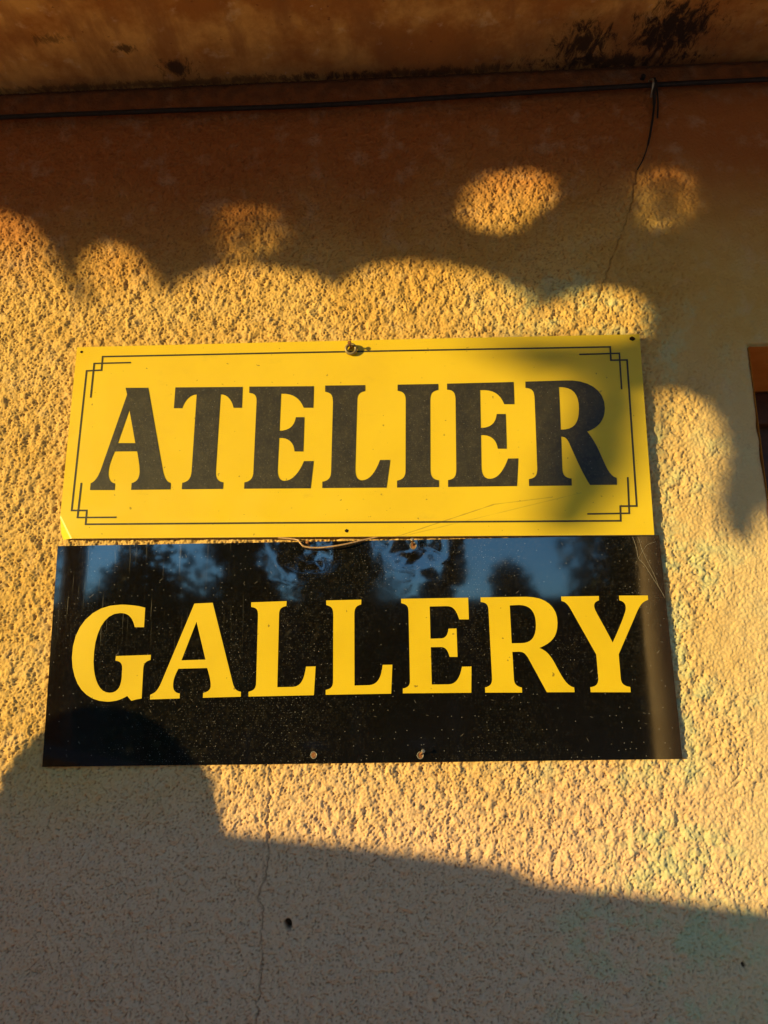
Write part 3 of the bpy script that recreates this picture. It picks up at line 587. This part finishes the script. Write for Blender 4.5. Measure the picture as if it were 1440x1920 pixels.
    for s in ((-4, X0, 0, EAVE_Z), (X0, JAMB_X, 0, Z0), (JAMB_X, WIN_X1, 0, SILL_Z), (WIN_X1, 4, 0, EAVE_Z), (xs[-1], WIN_X1, HEAD_Z, EAVE_Z)):
        rest += sheet(*s)
    n0 = len(V)
    V = np.vstack([V, np.array(rest, np.float32)])
    q = np.vstack([q, np.arange(n0, n0 + len(rest)).reshape(-1, 4)]).astype(np.int32)
    me = bpy.data.meshes.new('wall')
    me.vertices.add(len(V))
    me.vertices.foreach_set('co', V.ravel())
    me.loops.add(q.size)
    me.loops.foreach_set('vertex_index', q.ravel())
    me.polygons.add(len(q))
    me.polygons.foreach_set('loop_start', np.arange(0, q.size, 4, dtype=np.int32))
    me.polygons.foreach_set('use_smooth', np.ones(len(q), bool))
    me.update(calc_edges=True)
    for nm, a in (('pit', pit * .42), ('grime', grime)):
        at = me.attributes.new(nm, 'FLOAT', 'POINT')
        at.data.foreach_set('value', np.concatenate([np.clip(a, 0, 1).ravel(), np.zeros(len(rest))]).astype(np.float32))
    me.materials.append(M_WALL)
    return link('wall', me, house)
build_wall()

def build_eave():
    # underside: a slightly uneven, trowelled sheet; then front, top
    nx, ny = 240, 90
    V, F = [], []
    for j in range(ny + 1):
        for i in range(nx + 1):
            x = -1.2 + 2.4 * i / nx
            y = .05 - .90 * j / ny
            dz = .0025 * noise.noise((x * 9, y * 9, 1)) + .0012 * noise.noise((x * 30, y * 30, 4))
            if y > -.012: dz += .004 * (y + .012) / .062
            V.append((x, y, EAVE_Z + dz + .001))
    for j in range(ny):
        for i in range(nx):
            a = j * (nx + 1) + i
            F.append((a, a + nx + 1, a + nx + 2, a + 1))
    o = mesh_obj('eave', V, F, M_SOFFIT, house, True)
    bm = bmesh.new()
    add_box(bm, (-4, -.85, EAVE_Z + .008), (4, .3, EAVE_Z + .16), .006)
    add_box(bm, (-4, -.85, EAVE_Z), (-1.2, .1, EAVE_Z + .007))
    add_box(bm, (1.2, -.85, EAVE_Z), (4, .1, EAVE_Z + .007))
    bm_obj('eave_slab', bm, M_SOFFIT, house)
    bm = bmesh.new()
    add_box(bm, (-4, 0, EAVE_Z + .16), (4, .25, 5.0))
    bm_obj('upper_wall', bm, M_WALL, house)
    bm = bmesh.new()
    add_box(bm, (-4, 5.8, 0), (4, 6, 5.0))
    add_box(bm, (-4, .25, 0), (-3.8, 5.8, 5.0))
    add_box(bm, (3.8, .25, 0), (4, 5.8, 5.0))
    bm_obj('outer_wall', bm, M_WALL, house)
    V = [(-4.3, -.9, 5.0), (4.3, -.9, 5.0), (4.3, 6.4, 5.0), (-4.3, 6.4, 5.0), (-4.3, 2.8, 6.6), (4.3, 2.8, 6.6)]
    mesh_obj('roof', V, [(0, 1, 5, 4), (2, 3, 4, 5), (0, 4, 3), (1, 2, 5), (3, 2, 1, 0)], M_ROOF, house)
build_eave()

def build_window():
    d = .17
    V = [(JAMB_X, .0005, SILL_Z), (JAMB_X, d + .06, SILL_Z), (JAMB_X, d + .06, HEAD_Z), (JAMB_X, .0005, HEAD_Z),
         (WIN_X1, .0005, SILL_Z), (WIN_X1, d + .06, SILL_Z), (WIN_X1, d + .06, HEAD_Z), (WIN_X1, .0005, HEAD_Z)]
    mesh_obj('window_reveal', V, [(0, 1, 2, 3), (4, 7, 6, 5), (3, 2, 6, 7), (0, 4, 5, 1)], M_REVEAL, house)
    w = bm_frame = bmesh.new()
    t = .055
    add_box(w, (JAMB_X + .002, d, SILL_Z + .002), (JAMB_X + t, d + .05, HEAD_Z - .002), .004)
    add_box(w, (WIN_X1 - t, d, SILL_Z + .002), (WIN_X1 - .002, d + .05, HEAD_Z - .002), .004)
    add_box(w, (JAMB_X + t, d, HEAD_Z - t), (WIN_X1 - t, d + .05, HEAD_Z - .002), .004)
    add_box(w, (JAMB_X + t, d, SILL_Z + .002), (WIN_X1 - t, d + .05, SILL_Z + t), .004)
    mx = (JAMB_X + WIN_X1) / 2
    add_box(w, (mx - .03, d + .002, SILL_Z + t), (mx + .03, d + .048, HEAD_Z - t), .004)
    win = bm_obj('window', w, M_WOOD, house)
    for a, b in ((JAMB_X + t, mx - .03), (mx + .03, WIN_X1 - t)):
        bm = bmesh.new()
        add_box(bm, (a, d + .02, SILL_Z + t), (b, d + .026, HEAD_Z - t))
        p = bm_obj('shutter_panel', bm, M_WOOD)
        p.parent = win
build_window()

# ------------------------------------------------------------------ the two signs
def slab(name, corners, yf, th, hfun, mat, edge_mat, parent, nu, nv):
    c = [Vector((a / 1000, 0, b / 1000)) for a, b in corners]      # TL TR BR BL
    V, F, MI = [], [], []
    def grid(side):
        base = len(V)
        for v in nv:
            for u in nu:
                p = (c[0] * (1 - u) + c[1] * u) * (1 - v) + (c[3] * (1 - u) + c[2] * u) * v
                y = yf - hfun(p.x, p.z)
                V.append((p.x, y + (th if side else 0), p.z))
        return base
    a, b = grid(0), grid(1)
    n, m = len(nu), len(nv)
    for j in range(m - 1):
        for i in range(n - 1):
            k = j * n + i
            F.append((a + k, a + k + n, a + k + n + 1, a + k + 1)); MI.append(0)
            F.append((b + k, b + k + 1, b + k + n + 1, b + k + n)); MI.append(1)
    rim = [j * n for j in range(m)] + [(m - 1) * n + i for i in range(1, n)] + [j * n + n - 1 for j in range(m - 2, -1, -1)] + [i for i in range(n - 2, 0, -1)]
    r0 = len(V)
    for k in rim:
        V.append(V[a + k]); V.append(V[b + k])
    L = len(rim)
    for i in range(L):
        p, q = r0 + 2 * i, r0 + 2 * ((i + 1) % L)
        F.append((p, p + 1, q + 1, q)); MI.append(1)
    return mesh_obj(name, V, F, [mat, edge_mat], parent, True, MI)

YF, BF = -.0096, -.0052

def h_yellow(x, z):
    # gently bowed sheet with its lower left corner bent back
    h = .0010 * math.sin((x + .39) * 4.1) + .0004 * noise.noise((x * 5, 0, z * 5))
    # fold from (-.393,1.731) to (-.381,1.7095)
    nx_, nz_ = -.873, -.487
    d = (x + .3905) * nx_ + (z - 1.7265) * nz_
    if d > -.003:
        dd = d + .003
        h -= dd * dd / .008 * .75 if dd < .004 else (.004 ** 2 / .008 * .75 + (dd - .004) * .75)
    return h

def gau(x, z, cx, cz, sx, sz):
    return math.exp(-((x - cx) / sx) ** 2 - ((z - cz) / sz) ** 2)

def h_black(x, z):
    # thin sheet pulled in at its nails and buckled round them
    k = gau(x, z, -.062, 1.69, .07, .045) + gau(x, z, .076, 1.69, .05, .04)
    h = -.0014 * gau(x, z, -.062, 1.692, .036, .030) - .0012 * gau(x, z, .076, 1.692, .030, .026)
    h += .00042 * k * noise.noise((x * 32, 3.0, z * 38)) + .00012 * k * noise.noise((x * 80, 7.0, z * 80))
    h -= .00045 * gau(x, z, -.053, 1.430, .03, .02) + .0004 * gau(x, z, .081, 1.430, .03, .02)
    h += .0005 * noise.noise((x * 4.2, 1.0, z * 4.2))
    return h

def lin(a, b, n):
    return [a + (b - a) * i / (n - 1) for i in range(n)]

def letters(data, parent, yf, hfun, mat, t=.0005):
    for polys in data:
        pts = [[Vector((a / 1000, b / 1000, 0)) for a, b in p] for p in polys]
        tri = tessellate_polygon(pts)
        flat = [p for poly in pts for p in poly]
        n = len(flat)
        V = [(p.x, yf - hfun(p.x, p.y) - t, p.y) for p in flat] + [(p.x, yf - hfun(p.x, p.y) + .0004, p.y) for p in flat]
        F = [tuple(f) for f in tri]
        s = 0
        for poly in pts:
            m = len(poly)
            for i in range(m):
                a, b = s + i, s + (i + 1) % m
                F.append((a, b, b + n, a + n))
            s += m
        bm = bmesh.new()
        vs = [bm.verts.new(v) for v in V]
        for f in F:
            try: bm.faces.new([vs[i] for i in f])
            except ValueError: pass
        bm_obj('letter', bm, mat, parent)

def stroke(bm, pts, w, yf, hfun, closed=False, t=.0003):
    P = [Vector((a / 1000, 0, b / 1000)) for a, b in pts]
    n = len(P)
    L, Rr = [], []
    for i, p in enumerate(P):
        a = P[(i - 1) % n] if (closed or i > 0) else None
        b = P[(i + 1) % n] if (closed or i < n - 1) else None
        d0 = (p - a).normalized() if a is not None else None
        d1 = (b - p).normalized() if b is not None else None
        d0 = d0 or d1
        d1 = d1 or d0
        n0, n1 = Vector((-d0.z, 0, d0.x)), Vector((-d1.z, 0, d1.x))
        m = (n0 + n1).normalized()
        m = m / max(.3, m.dot(n0)) * w / 2
        L.append(p + m); Rr.append(p - m)
    rng = range(n) if closed else range(n - 1)
    for i in rng:
        j = (i + 1) % n
        k = max(1, int((P[j] - P[i]).length / .01))
        for s in range(k):
            quad = []
            for A, B, u in ((L[i], L[j], s / k), (L[i], L[j], (s + 1) / k), (Rr[i], Rr[j], (s + 1) / k), (Rr[i], Rr[j], s / k)):
                q = A.lerp(B, u)
                quad.append(bm.verts.new((q.x, yf - hfun(q.x, q.z) - t, q.z)))
            bm.faces.new(quad)

ysign = empty('sign', (0, YF, 1.84))
tag(ysign, 'yellow sign reading ATELIER in black letters inside a thin black border', 'sign')
nu = sorted(set(lin(0, .05, 40) + lin(.05, 1, 60)))
nv = sorted(set(lin(0, .85, 24) + lin(.85, 1, 40)))
slab('panel', YELLOW_CORNERS, YF, .0028, h_yellow, M_YELLOW, M_EDGE, ysign, nu, nv)
letters(ATELIER, ysign, YF, h_yellow, M_BLACKP)
bm = bmesh.new()
stroke(bm, BORDER_OUTER, .0024, YF, h_yellow, True, .0003)
bm_obj('border', bm, M_BLACKP, ysign)
for p in BORDER_INNER:
    bm = bmesh.new()
    stroke(bm, p, .0022, YF, h_yellow, False, .00045)
    bm_obj('corner_line', bm, M_BLACKP, ysign)

bsign = empty('sign', (0, BF, 1.56))
tag(bsign, 'glossy black dusty sign reading GALLERY in yellow letters', 'sign')
slab('panel', BLACK_CORNERS, BF, .0020, h_black, M_BLACK, M_BEDGE, bsign, lin(0, 1, 260), sorted(set(lin(0, .35, 50) + lin(.35, 1, 50))))
letters(GALLERY, bsign, BF, h_black, M_YELLOWP)

# empty fixing holes in the yellow face, and scratches by the lower one
def disc(bm, x, z, y, r, n=12, sx=1.0, jag=.15):
    vs = [bm.verts.new((x + sx * r * (1 + jag * math.sin(3 * k + x * 900)) * math.cos(2 * math.pi * k / n), y, z + r * (1 + jag * math.cos(2 * k)) * math.sin(2 * math.pi * k / n))) for k in range(n)]
    bm.faces.new(vs)
for x, z, r in ((-.3855, 1.9791, .0018), (.3844, 1.9736, .0032), (-.0101, 1.7126, .0022)):
    bm = bmesh.new()
    disc(bm, x, z, YF - h_yellow(x, z) - .0003, r, 12, 1.25)
    bm_obj('fixing_hole', bm, M_HOLE, ysign)

# ------------------------------------------------------------------ nails, ring, wire, cable
def nail(name, base, tip, r, hr, mat, label, group=None, collar=None):
    """a nail driven at base, head at tip; one turned solid"""
    b, t = Vector(base), Vector(tip)
    d = (t - b).normalized()
    o = empty(name, b)
    tag(o, label, 'nail', group)
    bm = bmesh.new()
    bend = d.orthogonal() * .0004
    add_tube(bm, [b - d * .006, b.lerp(t, .45) + bend, t], [r, r, r * .95], 8)
    bm_obj('shank', bm, mat[0], o)
    bm = bmesh.new()
    add_tube(bm, [t - d * .0006, t - d * .0004, t + d * .0006, t + d * .0011], [hr * .55, hr, hr, hr * .6], 10)
    bm_obj('head', bm, mat[1], o)
    if collar:
        bm = bmesh.new()
        y = collar[0]
        n = 16
        pts = [Vector((b.x + collar[1] * math.cos(2 * math.pi * k / n), y - .0003, b.z - .001 + collar[1] * 1.15 * math.sin(2 * math.pi * k / n))) for k in range(n + 1)]
        add_tube(bm, pts, .0006, 6, False)
        bm_obj('torn_rim', bm, mat[1], o)
        bm = bmesh.new()
        disc(bm, b.x, b.z - .001, y - .00025, collar[1], 14, 1.0, .05)
        bm_obj('rusty_hole', bm, M_RUST, o)
    return o

y0 = YF - h_yellow(-.0033, 1.9722)
nail('nail', (-.0033, y0, 1.9722), (-.0042, y0 - .0155, 1.9730), .0013, .0027, (M_RUST, M_RUST), 'rusty nail holding the brass ring at the top edge of the yellow sign', 'nails in the signs')
y1 = BF - h_black(-.0622, 1.6983)
nail('nail', (-.0600, y1, 1.6960), (-.0622, y1 - .007, 1.6985), .0012, .0024, (M_RUST, M_RUST), 'rusty nail with a bent wire hooked under it on the black sign', 'nails in the signs')
y2 = BF - h_black(.0759, 1.6960)
nail('nail', (.0770, y2, 1.6930), (.0759, y2 - .009, 1.6988), .0010, .0025, (M_RUST, M_DULL), 'shiny headed nail at the top edge of the black sign above the second L', 'nails in the signs', (y2, .0040))
y3 = BF - h_black(.0800, 1.4285)
nail('nail', (.0800, y3, 1.4290), (.0835, y3 - .009, 1.4338), .0009, .0024, (M_RUST, M_DULL), 'bent nail with a shadow near the bottom edge of the black sign', 'nails in the signs', (y3, .0036))

y4 = BF - h_black(-.0527, 1.4297)
scr = empty('screw', (-.0527, y4, 1.4297))
tag(scr, 'rusty flat screw head with pale rim near the bottom edge of the black sign', 'screw')
bm = bmesh.new()
pts = [Vector((-.0527 + .0036 * math.cos(2 * math.pi * k / 16), y4 - .0004, 1.4297 + .0041 * math.sin(2 * math.pi * k / 16))) for k in range(17)]
add_tube(bm, pts, .0006, 6, False)
bm_obj('rim', bm, M_DULL, scr)
bm = bmesh.new()
add_tube(bm, [(-.0527, y4 + .001, 1.4297), (-.0527, y4 - .0006, 1.4297), (-.0527, y4 - .0009, 1.4297)], [.0034, .0034, .0022], 14)
bm_obj('head', bm, M_RUST, scr)

# brass ring hanging on the top nail: flattened washer-like section
bm = bmesh.new()
cx, cz, cy = -.0030, 1.9685, y0 - .0042
n, R0 = 28, .0068
ring = []
for k in range(n):
    a = 2 * math.pi * k / n
    rad = Vector((math.cos(a), -.10 * math.sin(a), math.sin(a) * .97))
    c = Vector((cx, cy, cz)) + rad * R0
    ring.append([bm.verts.new(c + rad * (.0021 * math.cos(b)) + Vector((0, .0027 * math.sin(b), 0))) for b in [2 * math.pi * j / 10 for j in range(10)]])
for k in range(n):
    for j in range(10):
        bm.faces.new((ring[k][j], ring[(k + 1) % n][j], ring[(k + 1) % n][(j + 1) % 10], ring[k][(j + 1) % 10]))
o = bm_obj('hanging_ring', bm, M_BRONZE, None, True)
tag(o, 'small grubby brass ring hung on the nail at the top of the yellow sign', 'ring')

# bent wire tucked under the yellow sign's lower edge
bm = bmesh.new()
wp = [(x / 1000, -.0098 - (.0035 if 1 < i < 6 else 0), z / 1000) for i, (x, z) in enumerate(WIRE)]
wp[0] = (wp[0][0], -.0075, wp[0][2] + .002); wp[-1] = (wp[-1][0], -.0075, wp[-1][2] + .002)
add_tube(bm, spline(wp, 6), .00115, 8)
o = bm_obj('bent_wire', bm, M_WIRE, None, True)
tag(o, 'bent copper brown wire sagging from a nail between the two signs', 'wire')

# cobweb threads at the black sign's upper right corner
bm = bmesh.new()
def web(pts, r):
    add_tube(bm, spline([(a, BF - .0012 - .0006 * (i % 2), b) for i, (a, b) in enumerate(pts)], 4), r, 5)
web([(.3625, 1.6975), (.3660, 1.6820), (.3675, 1.6690), (.3745, 1.6600), (.3830, 1.6440), (.3925, 1.6260), (.3965, 1.6170)], .00016)
web([(.3700, 1.6960), (.3730, 1.6800), (.3790, 1.6640), (.3850, 1.6480), (.3905, 1.6300)], .00013)
web([(.3675, 1.6690), (.3720, 1.6760), (.3800, 1.6860), (.3910, 1.6900)], .00012)
o = bm_obj('cobweb', bm, M_WEB)
tag(o, 'thin pale cobweb threads across the upper right corner of the black sign', 'cobweb')

# black cable along the wall under the eave
bm = bmesh.new()
cp = [(-4, -.012, 2.372), (-2.4, -.012, 2.366)] + [(x / 1000, -.0115 - .001 * math.sin(x * .01), z / 1000) for x, z in CABLE] + [(2.0, -.012, 2.376), (4, -.012, 2.372)]
add_tube(bm, spline(cp, 8), .0037, 10)
o = bm_obj('cable', bm, M_CABLE, None, True)
tag(o, 'black cable strung along the wall just under the eave', 'cable')

clip = empty('cable_clip', (.449, 0, 2.381))
tag(clip, 'dark metal clip gripping the cable beside the loose wire end', 'clip')
bm = bmesh.new()
add_tube(bm, [(.4475, -.001, 2.395), (.4475, -.010, 2.390), (.4475, -.0165, 2.3835), (.4475, -.0165, 2.377), (.4475, -.010, 2.370), (.4475, -.002, 2.366)], .0016, 8)
bm_obj('strap', bm, M_DULL, clip)
bm = bmesh.new()
add_tube(bm, [(.438, .001, 2.4005), (.438, -.006, 2.4005), (.438, -.0075, 2.4005)], [.0035, .0035, .002], 10)
bm_obj('nail_head', bm, M_CABLE, clip)

bm = bmesh.new()
lp = [(.4500, -.0155, 2.3865)] + [(x / 1000, -.006, z / 1000) for x, z in LOOSE[1:]]
add_tube(bm, spline(lp, 6), [.0026] * 6 + [.0017] * 12 + [.0010] * 13, 8)
add_tube(bm, spline([(.4530, -.014, 2.384), (.4545, -.008, 2.352), (.4520, -.006, 2.326)], 6), .0014, 8)
o = bm_obj('loose_wire', bm, M_CABLE, None, True)
tag(o, 'frayed dark wire end dangling below the cable clip', 'wire')

# ------------------------------------------------------------------ what stands behind the camera: it throws the shade and is mirrored in the gloss
random.seed(5)
rng = np.random.default_rng(3)

def leaf_mesh(name, centers, radii, normals, mat, parent, flat=.62):
    """pointed, folded leaves: six corners, four triangles each"""
    n = len(centers)
    c = np.asarray(centers, np.float32); r = np.asarray(radii, np.float32)[:, None]
    nm = np.asarray(normals, np.float32)
    nm /= np.linalg.norm(nm, axis=1, keepdims=True)
    a = rng.standard_normal((n, 3)).astype(np.float32)
    u = np.cross(nm, a); u /= np.linalg.norm(u, axis=1, keepdims=True)
    v = np.cross(nm, u)
    P = np.stack([c + u * r, c + u * r * .15 + v * r * flat, c - u * r * .55 + v * r * flat * .8, c - u * r,
                  c - u * r * .55 - v * r * flat * .8, c + u * r * .15 - v * r * flat], 1)
    P[:, 1:3] += (nm * r * .12)[:, None]
    P[:, 4:6] += (nm * r * .12)[:, None]
    V = P.reshape(-1, 3)
    T = np.array([[0, 1, 2], [0, 2, 3], [0, 3, 4], [0, 4, 5]])
    F = (np.arange(n)[:, None, None] * 6 + T[None]).reshape(-1, 3)
    me = bpy.data.meshes.new(name)
    me.from_pydata(V.tolist(), [], F.tolist())
    me.materials.append(mat)
    me.update()
    o = link(name, me, parent)
    o['kind'] = 'stuff'
    return o

def inside(poly, X, Z):
    res = np.zeros(X.shape, bool)
    n = len(poly)
    for i in range(n):
        (x0, z0), (x1, z1) = poly[i], poly[(i + 1) % n]
        if z0 == z1: continue
        c = ((z0 > Z) != (z1 > Z)) & (X < (x1 - x0) * (Z - z0) / (z1 - z0) + x0)
        res ^= c
    return res

DIM_KEEP = (.68, .86)
def shade_tree():
    """a tree beside the terrace; its lower boughs carry the leaves that shade the upper wall"""
    g = .004
    gx = np.arange(-1.05, 1.05, g); gz = np.arange(1.60, 2.62, g)
    X, Z = np.meshgrid(gx * 1000, gz * 1000)
    top = LIT_EDGE + [(1000, LIT_EDGE[-1][1] - 30), (1000, 2700), (-1100, 2700), (-1100, LIT_EDGE[0][1])]
    dim = np.zeros(X.shape, bool)
    for d in DIM: dim |= inside(d, X, Z)
    near = inside(top, X, Z) & ~inside(PATCH, X, Z) & ~dim
    far = inside(FAR_BOUGH, X, Z)
    C, Rr, N = [], [], []
    sun = np.array(SUN)
    k_ = np.arange(18) * 2 * np.pi / 18
    st = 1 / math.cos(R(SUN_AZ))                # a leaf squared to the sun throws a shadow this much wider than it is tall
    def scatter(shade, passes, d0, d1, keep=1.0, allow=None):
        allow = shade if allow is None else allow
        cov = np.zeros(shade.shape, np.int16)
        zz, xx = np.nonzero(shade)
        order = rng.permutation(len(zz))
        H, Wd = shade.shape
        for rads, target in passes:
            for q in order:
                iz, ix = zz[q], xx[q]
                if cov[iz, ix] >= target: continue
                for r in rads:
                    jx = np.clip(np.round(ix + .82 * r * st / g * np.cos(k_)).astype(int), 0, Wd - 1)
                    jz = np.clip(np.round(iz + .82 * r / g * np.sin(k_)).astype(int), 0, H - 1)
                    if not allow[jz, jx].all(): continue
                    rz, rx = max(1, int(r * .6 / g)), max(1, int(r * .6 * st / g))
                    cov[max(0, iz - rz):iz + rz + 1, max(0, ix - rx):ix + rx + 1] += 1
                    if rng.random() > keep: break
                    C.append(np.array([gx[ix], 0, gz[iz]]) + sun * (d0 + (d1 - d0) * rng.random()))
                    Rr.append(r * 1.02); N.append(sun + .30 * rng.standard_normal(3))
                    break
    scatter(near, (((.05, .036), 2), ((.026, .018, .013), 2), ((.009, .006), 2)), 2.15, 3.0)
    scatter(far, (((.035, .022, .014), 3),), 4.4, 5.2)
    scatter(inside(FAR_SPRAY, X, Z), (((.018, .011), 1),), 5.6, 6.6, .62)
    for d, dk in zip(DIM, DIM_KEEP):
        scatter(inside(d, X, Z), (((.008, .006), 1),), 4.4, 5.6, dk, near | dim)
    t = empty('tree', (-1.2, -1.66, 0))
    tag(t, 'broad leaved tree on the terrace with low boughs shading the upper wall', 'tree')
    leaf_mesh('foliage', C, Rr, N, M_LEAF_A, t, .80)
    bm = bmesh.new()
    off = Vector(SUN) * 2.6
    W = lambda x, z, d=2.6: tuple(Vector((x, 0, z)) + Vector(SUN) * d)
    add_tube(bm, spline([(-1.13, -1.70, 0), (-1.15, -1.66, 1.2), (-1.13, -1.63, 2.1), W(.88, 2.46), W(.85, 2.9)], 6), [.055] * 8 + [.045] * 8 + [.035] * 9, 10)
    bm_obj('trunk', bm, M_BARK, t)
    # unseen leaf band and branch, added to keep skylight off the upper wall
    n = 3600
    x = rng.uniform(-5.6, 2.4, n); y = rng.uniform(-5.5, -4.5, n)
    lump = np.array([noise.noise((a * 1.1, b * 1.1, 2.0)) for a, b in zip(x, y)])
    z = 2.98 + .10 * np.abs(lump) + (.80 + .4 * lump) * rng.random(n)
    leaf_mesh('sky_screen_leaves', np.stack([x, y, z], 1), rng.uniform(.06, .11, n), np.array([0, 1, 0]) + .7 * rng.standard_normal((n, 3)), M_LEAF_B, t, .75)
    bm = bmesh.new()
    sp = spline([W(.86, 2.75), (-.9, -3.2, 3.2), (.3, -4.8, 3.5), (1.4, -5.0, 3.55), (2.5, -5.0, 3.5)], 6)
    add_tube(bm, sp, [.034 - .022 * i / len(sp) for i in range(len(sp))], 8)
    add_tube(bm, spline([(.3, -4.8, 3.5), (-2, -5.0, 3.6), (-5.2, -5.0, 3.6)], 6), .016, 8)
    bm_obj('sky_screen_branch', bm, M_BARK, t)
    for pts in ([W(.90, 2.35), W(.5, 2.42), W(.1, 2.46), W(-.4, 2.44), W(-.95, 2.50)], [W(.88, 2.2), W(.78, 2.05, 2.4), W(.70, 1.92, 2.4)], [W(.88, 2.45), W(.4, 2.56), W(-.2, 2.58)]):
        bm = bmesh.new()
        sp = spline(pts, 5)
        add_tube(bm, sp, [.020 - .014 * i / len(sp) for i in range(len(sp))], 8)
        bm_obj('limb', bm, M_BARK, t)
shade_tree()

def shadow_post():  # unseen post, made up and profiled to throw the domed shadow
    d = .85
    cx, cz = Vector((-.310, 0, 0)) + Vector(SUN) * d, SUN.z * d
    prof = [(0, 1.4914), (.020, 1.4905), (.036, 1.4878), (.056, 1.4805), (.076, 1.4700), (.093, 1.4570), (.109, 1.4409), (.124, 1.4230), (.133, 1.4080), (.139, 1.3930), (.144, 1.372), (.149, 1.352), (.153, 1.345), (.172, 1.3370), (.190, 1.325), (.195, 1.315), (.195, 1.270), (.17, 1.262), (.165, 1.24), (.165, .12), (.19, .11), (.19, 0)]
    prof = [(r * math.cos(R(SUN_AZ)), max(0, z + cz) if z > 0 else 0) for r, z in prof]
    bm = bmesh.new()
    n = 40
    rings = [[bm.verts.new((cx.x + r * math.cos(2 * math.pi * k / n), cx.y + r * math.sin(2 * math.pi * k / n), z)) for k in range(n)] for r, z in prof[1:]]
    tip = bm.verts.new((cx.x, cx.y, prof[0][1]))
    for k in range(n):
        bm.faces.new((tip, rings[0][k], rings[0][(k + 1) % n]))
    for a, b in zip(rings, rings[1:]):
        for k in range(n):
            bm.faces.new((a[k], b[k], b[(k + 1) % n], a[(k + 1) % n]))
    o = bm_obj('shadow_post', bm, M_STONE, None, True)
    tag(o, 'unseen round stone post with a domed cap, added to cast the domed shadow', 'shadow_post')
shadow_post()

def garden_wall():
    d = 1.95
    e = [(-420, 1352), (-250, 1346)] + PARAPET_EDGE + [(760, 1180), (960, 1140)]
    pts = [Vector((a / 1000, 0, b / 1000)) + Vector(SUN) * d for a, b in e]
    sp = spline([tuple(p) for p in pts], 8)
    w = empty('garden_wall', (sp[0].x, sp[0].y, 0))
    tag(w, 'low sloping garden wall of pale stone behind the viewer', 'garden wall')
    V, F = [], []
    for i, p in enumerate(sp):
        z = p.z + .003 * noise.noise((p.x * 22, 0, 0))
        for dy, zz in ((.0, 0), (.0, z - .012), (.012, z), (-.10, z + .001), (-.212, z - .004), (-.225, z - .016), (-.225, 0)):
            V.append((p.x, p.y + dy * 1.0, zz))
    for i in range(len(sp) - 1):
        for k in range(6):
            a = i * 7 + k
            F.append((a, a + 7, a + 8, a + 1))
    F.append(tuple(range(7))); F.append(tuple(range(len(V) - 1, len(V) - 8, -1)))
    mesh_obj('masonry', V, F, M_MOSSY, w)
garden_wall()

def column():
    cx, cy, n = 1.432, -3.20, 40
    prof = [(.16, 0), (.16, .10), (.145, .115), (.125, .13), (.122, 1.4), (.118, 2.70), (.13, 2.715), (.155, 2.74), (.155, 2.82), (0, 2.822)]
    o = empty('column', (cx, cy, 0))
    tag(o, 'round buff plastered column opposite the right end of the signs', 'column', kind='thing')
    for nm, pr, mt in (('base', prof[:4], M_STONE), ('shaft', prof[3:6], M_PIER), ('capital', prof[5:], M_STONE)):
        bm = bmesh.new()
        rings = [[bm.verts.new((cx + r * math.cos(2 * math.pi * k / n), cy + r * math.sin(2 * math.pi * k / n), z)) for k in range(n)] for r, z in pr]
        for a, b in zip(rings, rings[1:]):
            for k in range(n):
                bm.faces.new((a[k], a[(k + 1) % n], b[(k + 1) % n], b[k]))
        bm_obj(nm, bm, mt, o, nm == 'shaft')
column()

def sky_gap_wall():  # unseen wall, added to block low sky mirrored between the trees
    o = empty('sky_gap_wall', (1, -14.2, 0))
    tag(o, 'long plain unseen wall added behind the trees to close bright gaps in the reflection', 'screen wall', kind='thing')
    bm = bmesh.new()
    add_box(bm, (-9.0, -14.5, 0), (12, -14.2, 3.15), .01)
    bm_obj('masonry', bm, M_MOSSY, o)
    bm = bmesh.new()
    add_box(bm, (-9.05, -14.56, 3.152), (12.05, -14.14, 3.22), .01)
    bm_obj('coping', bm, M_STONE, o)
sky_gap_wall()

def far_tree(x, y, w, h, n, label, seed):
    r = np.random.default_rng(seed)
    t = empty('tree', (x, y, 0))
    tag(t, label, 'tree', 'trees across the terrace')
    c = np.empty((0, 3))
    m = 0
    lobes = [(r.uniform(-.25, .25) * w, r.uniform(-.2, .2) * w, r.uniform(.30, .82) * h, r.uniform(.22, .36) * w) for _ in range(9)] + [(0, 0, h * .62, w * .42), (0, 0, h * .88, w * .24), (0, 0, h * .28, w * .42)]
    pts = []
    for i in range(n):
        lx, ly, lz, lr = lobes[i % len(lobes)]
        v = r.standard_normal(3); v /= np.linalg.norm(v)
        v *= lr * r.random() ** .4
        pts.append((x + lx + v[0], y + ly + v[1], min(h * 1.02, max(.25, lz + v[2] * 1.25))))
    leaf_mesh('crown', pts, r.uniform(.05, .11, n), r.standard_normal((n, 3)), M_LEAF_B, t)
    bm = bmesh.new()
    add_tube(bm, [(x, y, 0), (x + .05, y, h * .4), (x - .03, y + .03, h * .8)], [.11, .08, .03], 9)
    bm_obj('trunk', bm, M_BARK, t)
for i, a in enumerate(FAR_TREES):
    far_tree(*a, 40 + i)
